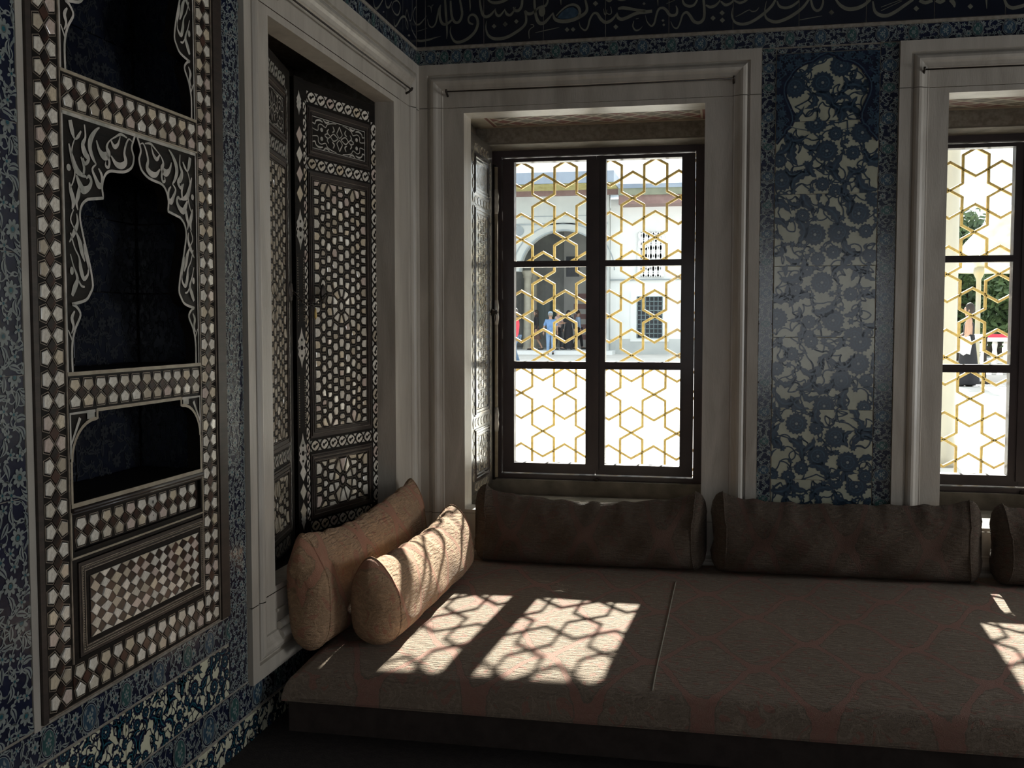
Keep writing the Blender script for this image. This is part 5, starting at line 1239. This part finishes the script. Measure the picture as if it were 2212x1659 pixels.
def person(px, py, Y, h, rz, label, top, bottom, hair=HAIRD, cap=None, skirt=False, robe=False, armL=None, armR=None, stride=.12, sleeves='short', longhair=False, female=False):
    p = hit(px, py, 1, Y); s = h/1.75; sw = .17 if female else .20
    M0 = Matrix.Translation((p.x, Y, GZ if Y < FY-.5 else GZ+.16)) @ Matrix.Rotation(rz, 4, 'Z') @ Matrix.Scale(s, 4)
    root = empty('person', (0, 0, 0), label, 'person', 'visitors in the courtyard', mat=Matrix.Translation(M0.to_translation()))
    aL = armL or [(sw+.06, 0, 1.17), (sw+.08, -.05, .92)]; aR = armR or [(-sw-.06, 0, 1.17), (-sw-.08, -.05, .92)]
    J = {'pel': (0, 0, .95), 'wst': (0, 0, 1.08), 'chs': (0, .01, 1.30), 'nk': (0, .01, 1.46), 'hd0': (0, -.01, 1.54), 'hd1': (0, -.02, 1.62), 'hd2': (0, -.01, 1.70),
         'shL': (sw-.02, .01, 1.41), 'elL': aL[0], 'wrL': aL[1], 'shR': (-sw+.02, .01, 1.41), 'elR': aR[0], 'wrR': aR[1],
         'hpL': (.09, 0, .90), 'knL': (.10, -stride*.6, .50), 'anL': (.10, -stride*.8, .09), 'ftL': (.11, -stride*.8-.16, .04),
         'hpR': (-.09, 0, .90), 'knR': (-.10, stride*.2, .50), 'anR': (-.10, stride, .09), 'ftR': (-.11, stride-.16, .04)}
    ks = list(J); E_ = [('pel', 'wst'), ('wst', 'chs'), ('chs', 'nk'), ('nk', 'hd0'), ('hd0', 'hd1'), ('hd1', 'hd2'), ('chs', 'shL'), ('shL', 'elL'), ('elL', 'wrL'), ('chs', 'shR'), ('shR', 'elR'), ('elR', 'wrR'),
         ('pel', 'hpL'), ('hpL', 'knL'), ('knL', 'anL'), ('anL', 'ftL'), ('pel', 'hpR'), ('hpR', 'knR'), ('knR', 'anR'), ('anR', 'ftR')]
    rd = {'pel': (.15, .11), 'wst': (.13, .10), 'chs': (.15, .11), 'nk': .055, 'hd0': .065, 'hd1': (.078, .092), 'hd2': (.066, .080), 'shL': .06, 'shR': .06, 'elL': .042, 'elR': .042, 'wrL': .027, 'wrR': .027, 'hpL': .09, 'hpR': .09, 'knL': .058, 'knR': .058, 'anL': .036, 'anR': .036, 'ftL': .032, 'ftR': .032}
    me = skin_mesh([J[k] for k in ks], [(ks.index(a), ks.index(b)) for a, b in E_], [rd[k] for k in ks])
    # hands: palm and five fingers, nose and ears, joined to the body mesh
    g_ = G()
    for sd, el, wr in ((1, J['elL'], J['wrL']), (-1, J['elR'], J['wrR'])):
        d = (Vector(wr)-Vector(el)).normalized(); sx_ = Vector((0, 1, 0)) if abs(d.y) < .8 else Vector((1, 0, 0)); sx_ = (sx_-d*sx_.dot(d)).normalized(); w0 = Vector(wr)
        g_.tube([tuple(w0)+(.026,), tuple(w0+d*.05)+(.036,), tuple(w0+d*.09)+(.030,)], .03, 8)
        for k, ln in enumerate((.065, .078, .074, .058)):
            b0 = w0+d*.08+sx_*(.024-.016*k); g_.tube([tuple(b0)+(.009,), tuple(b0+d*ln*.5+Vector((0, -.004, 0)))+(.008,), tuple(b0+d*ln+Vector((0, -.014, 0)))+(.006,)], .008, 5)
        b0 = w0+d*.03+sx_*.03; g_.tube([tuple(b0)+(.010,), tuple(b0+d*.03+sx_*.022)+(.010,), tuple(b0+d*.06+sx_*.026)+(.007,)], .009, 5)
    g_.tube([(0, -.098, 1.635, .008), (0, -.118, 1.600, .013), (0, -.100, 1.592, .008)], .01, 6)
    for sx_ in (-1, 1): g_.tube([(sx_*.074, 0, 1.575, .010), (sx_*.084, .006, 1.605, .014), (sx_*.078, .006, 1.632, .010)], .01, 6)
    bm = bmesh.new(); bm.from_mesh(me); m3 = g_.mesh('h', SKIN); bm.from_mesh(m3); bm.to_mesh(me); bm.free(); me.materials.clear(); me.materials.append(SKIN)
    place('body', me, root, M0)
    # face
    fg = G()
    for sx_ in (-1, 1): fg.lathe([(.001, -.006), (.009, 0), (.001, .006)], (sx_*.028, -.094, 1.628), 8)
    fg.box(-.02, .02, -.100, -.088, 1.566, 1.572); fg.obj('face_features', HAIRD, root, M0)
    # clothes: slightly fuller shells over the same joints
    def shell(nm, keys, edges, radii, mt): k2 = list(keys); return place(nm, (lambda m_: (m_.materials.clear(), m_.materials.append(mt), m_)[2])(skin_mesh([J[k] if isinstance(k, str) else k for k in k2], edges, radii)), root, M0)
    if sleeves == 'none': shell('top', ['wst', 'pel', 'chs', (0, .01, 1.40), 'hpL', 'hpR'], [(0, 1), (0, 2), (2, 3), (1, 4), (1, 5)], [(.145, .115), (.165, .125), (.165, .125), (.10, .075), .1, .1], top)
    else:
        lp = 'elL' if sleeves == 'short' else 'wrL'; rp = 'elR' if sleeves == 'short' else 'wrR'
        ks2 = ['wst', 'pel', 'chs', (0, .01, 1.43), 'shL', 'elL', 'shR', 'elR', (0, 0, .86)]; E2 = [(0, 1), (0, 2), (2, 3), (2, 4), (4, 5), (2, 6), (6, 7), (1, 8)]; r2 = [(.155, .125), (.17, .13), (.175, .13), .085, .078, .055, .078, .055, (.165, .125)]
        if sleeves == 'long': ks2 += ['wrL', 'wrR']; E2 += [(5, 9), (7, 10)]; r2 += [.04, .04]
        shell('top', ks2, E2, r2, top)
    if skirt or robe:
        zb_ = .05 if robe or skirt == 'long' else .48; q = G(); n = 20; zs_ = [(1.10, .15, .12), (.95, .175, .14), (.7, .20, .17), (.4, .21, .2), (zb_, .23, .24)]
        zs_ = [z for z in zs_ if z[0] >= zb_]; zs_ = zs_ if zs_[-1][0] == zb_ else zs_+[(zb_, .21, .19)]
        for z, a_, b_ in zs_:
            for k in range(n): t = 2*PI*k/n; f_ = 1+.05*math.sin(5*t)*(1.1-z); q.v.append((a_*f_*math.cos(t), b_*f_*math.sin(t)+.0, z))
        for i in range(len(zs_)-1):
            for k in range(n): q.f.append((i*n+k, (i+1)*n+k, (i+1)*n+(k+1) % n, i*n+(k+1) % n)); q.m.append(0); q.sm.append(True)
        q.obj('robe_skirt' if robe else 'skirt', bottom, root, M0)
    else: shell('trousers', ['pel', 'hpL', 'knL', 'anL', 'hpR', 'knR', 'anR'], [(0, 1), (1, 2), (2, 3), (0, 4), (4, 5), (5, 6)], [(.165, .125), .11, .078, .062, .11, .078, .062], bottom)
    hg = G()
    if robe:
        hg.lathe([(.15, 1.38), (.10, 1.46), (.102, 1.56), (.105, 1.66), (.08, 1.74), (.01, 1.77)], (0, .025, 0), 14)
        hg.obj('headscarf', top, root, M0)
    else:
        hg.lathe([(.080, 1.60 if not longhair else 1.42), (.094, 1.66), (.086, 1.72), (.05, 1.76), (.005, 1.775)], (0, .022, 0), 14); hg.obj('hair', hair, root, M0)
    if cap:
        cg = G(); cg.lathe([(.100, 1.66), (.100, 1.70), (.085, 1.76), (.04, 1.79), (.004, 1.795)], (0, 0, 0), 14); cg.prism([(-.07, -.08), (.07, -.08), (.055, -.17), (-.055, -.17)], 1.66, 1.675, 0); cg.obj('cap', cap, root, M0)
    for fx in ('L', 'R'):
        a_ = Vector(J['an'+fx]); f_ = Vector(J['ft'+fx]); sg_ = G(); sg_.tube([(a_.x, a_.y+.05, .045, .03), (a_.x, a_.y, .05, .045), (f_.x, f_.y+.05, .04, .045), (f_.x, f_.y-.03, .035, .028)], .04, 8); sg_.obj('shoe', SHOE, root, M0)
    return root, M0
bluesh = cloth('blue_shirt', (.20, .36, .66)); jeans = cloth('pale_jeans', (.30, .46, .70)); blk = cloth('black_cloth', (.02, .02, .025)); redc = cloth('red_jacket', (.62, .04, .07)); dj = cloth('dark_jeans', (.10, .17, .28))
brn = cloth('brown_cloth', (.13, .08, .06)); lbl = cloth('light_blue_shirt', (.40, .52, .72)); pnk = cloth('pink_shirt', (.55, .40, .38)); gry = cloth('grey_hair', (.35, .33, .30)); capm = cloth('pale_blue_cap', (.45, .60, .80)); wht = cloth('white_cloth', (.85, .85, .86))
person(1189, 764, 38.6, 1.76, PI+.2, 'man in blue shirt, pale jeans and light cap standing with his back turned', bluesh, jeans, gry, capm, stride=.05)
person(1158, 758, 39.9, 1.70, -1.2, 'dark-haired woman in black top and brown skirt walking by the porch columns', blk, brn, skirt=True, female=True, longhair=True, stride=.3, sleeves='long')
person(1111, 812, 25.0, 1.70, -1.0, 'person in a red jacket and jeans at the left edge of the left casement', redc, dj, stride=.2, sleeves='long')
person(1228, 756, 40.6, 1.70, .3, 'person in a full black robe and headscarf among the group by the porch', blk, blk, robe=True, sleeves='long', female=True)
person(1249, 757, 41.6, 1.72, 1.9, 'man in a light blue shirt and dark trousers right of the black-robed figure', lbl, blk, stride=.25, sleeves='long')
person(1206, 757, 40.2, 1.74, 1.2, 'grey-haired person in pink with folded arms behind the man in blue', pnk, blk, gry, armL=[(.20, -.12, 1.14), (-.02, -.22, 1.20)], armR=[(-.20, -.12, 1.14), (.02, -.24, 1.16)])
r_, M0 = person(2089, 835, 18.6, 1.67, -PI/2-.25, 'woman in a black tank top and long black skirt holding a white cloth', blk, blk, skirt='long', female=True, longhair=True, sleeves='none', armL=[(.24, .02, 1.13), (.16, -.14, .98)], armR=[(-.22, -.03, 1.15), (-.05, -.23, 1.02)])
g = G(); P = [(-.15, 1.07), (.12, 1.07), (.16, .9), (.13, .68), (.06, .70), (0, .66), (-.07, .71), (-.17, .74)]
g.prism([(x, z) for x, z in P], -.02, .03, 0, bottom=True); g.obj('carried_cloth', wht, mat=M0 @ frame((.2, -.08, 0), (0, 1, 0), (0, 0, 1)) @ Matrix.Rotation(0, 4, 'X'), label='white cloth held in front by the woman in black', cat='cloth')
person(2213, 858, 17.0, 1.74, PI/2, 'person in grey shirt and dark trousers at the right edge behind the right window', cloth('grey_shirt', (.32, .36, .38)), blk, stride=.2)

# --- terrace beyond the right window: marble column, balustrade, gilded canopy, trees
g = G(); x = hit(2043, 700, 1, 6.0).x; r0 = (hit(2068, 700, 1, 6).x-hit(2020, 700, 1, 6).x)/2
g.lathe([(r0*1.3, 0), (r0*1.3, .12), (r0*1.15, .2), (r0*1.02, .3), (r0, 1.5), (r0*.93, 3.6), (r0*1.1, 3.65), (r0*1.4, 4.0), (r0*1.4, 4.1)], (0, 0, 0), 28)
g.obj('marble_column', COLM, mat=Matrix.Translation((x, 6.0, GZ)), label='tall veined yellow-white marble column just outside the right window', cat='column')
BY = 20.5; bx0 = hit(2080, 720, 1, BY).x; tb = hit(2150, 722, 1, BY).z-GZ
BA = empty('balustrade', (bx0, BY, GZ), 'white marble balustrade behind the woman in black', 'balustrade')
g = G(); g.box(bx0, bx0+7, BY-.12, BY+.12, GZ+tb-.16, GZ+tb); g.box(bx0, bx0+7, BY-.15, BY+.15, GZ, GZ+.15); g.obj('rail', OUTW, BA)
g = G(); g.lathe([(.05, 0), (.06, .06), (.04, .12), (.075, .32), (.045, .55), (.06, .66), (.05, tb-.31)], (0, 0, 0), 10); bme = g.mesh('baluster', OUTW)
for i in range(30): place('baluster', bme, BA, Matrix.Translation((bx0+.2+i*.23, BY, GZ+.15)))
bxr = hit(2118, 745, 1, 19.6); SB = empty('barrier_stand', (bxr.x, 19.6, GZ), 'dark post with red barrier belt in front of the balustrade', 'barrier')
g = G(); g.lathe([(.16, 0), (.16, .03), (.03, .06), (.03, .95), (.04, .98), (.04, 1.06), (.01, 1.08)], (bxr.x+.1, 19.6, GZ), 12); g.obj('post', IRON, SB)
g = G(); g.box(bxr.x+.12, bxr.x+2.5, 19.59, 19.61, GZ+.98, GZ+1.05); g.obj('belt', MAT('red_belt', (.75, .04, .08), .6), SB)
CY = 24.; pxx = hit(2113, 650, 1, CY).x; KN = empty('gilded_canopy', (pxx+1.4, CY, GZ), 'gilded canopy on slim columns with a curved roof beyond the balustrade', 'canopy')
zr0 = hit(2120, 578, 1, CY).z
for dx in (0, 2.9):
    for dy in (0, 2.9):
        g = G(); g.lathe([(.14, 0), (.14, .1), (.065, .2), (.06, zr0-GZ-.3), (.13, zr0-GZ-.15), (.13, zr0-GZ)], (pxx+dx, CY+dy, GZ), 12); g.obj('canopy_column', GOLDC, KN)
g = G(); n = 14; ztop = hit(2150, 505, 1, CY).z
for i in range(n):
    pass
cxk, cyk = pxx+1.45, CY+1.45
prof_ = [(2.0, 0), (2.0, .12), (1.75, .28), (1.45, .75), (1.0, 1.25), (.5, 1.6), (.14, 1.85), (.10, 2.0), (.22, 2.15), (.10, 2.35), (.16, 2.5), (.05, 2.7), (.02, 3.0)]
g.lathe(prof_, (cxk, cyk, zr0), 24); g.obj('canopy_roof', GOLDR, KN)
def tree(x, Y, h, rx, label, seed):
    r = random.Random(seed); t = empty('tree', (x, Y, GZ), label, 'tree', 'trees beyond the terrace')
    g_ = G(); g_.tube([(x, Y, GZ, .3), (x+.1, Y, GZ+h*.4, .22), (x-.05, Y+.1, GZ+h*.75, .1)], .2, 8)
    for i in range(6): a = i*1.05; g_.tube([(x, Y, GZ+h*(.35+.05*i), .1), (x+math.cos(a)*rx*.6, Y+math.sin(a)*rx*.6, GZ+h*(.6+.05*i), .03)], .08, 5)
    g_.obj('trunk', BARK, t)
    f = G()
    for i in range(4200):
        th = r.uniform(0, 2*PI); ph_ = math.acos(r.uniform(-1, 1)); q = r.uniform(.45, 1)**.5*(1+.18*math.sin(5*th+seed)*math.sin(4*ph_))
        c = Vector((x+rx*q*math.sin(ph_)*math.cos(th), Y+rx*q*math.sin(ph_)*math.sin(th), GZ+h*.58+h*.44*q*math.cos(ph_))); s_ = r.uniform(.10, .22)
        a = Vector((r.uniform(-1, 1), r.uniform(-1, 1), r.uniform(-1, 1))).normalized(); b = a.orthogonal().normalized()
        f.face([c-a*s_, c-b*s_*.5, c+a*s_, c+b*s_*.5])
    f.obj('foliage', LEAF, t, kind='stuff')
for px, Y, h, rx, lb, sd in ((2068, 34.5, 5.0, 1.5, 'dark green tree right beside the marble column, behind the woman', 1), (2150, 40.5, 3.8, 2.8, 'dark green bushy tree behind the gilded canopy', 2), (2104, 47, 3.9, 2.6, 'farthest tree, small and dark between the canopy columns', 3), (2235, 31, 3.6, 1.5, 'rightmost tree beyond the terrace, mostly behind the mullion', 4)):
    tree(hit(px, 650, 1, Y).x, Y, h, rx, lb, sd)
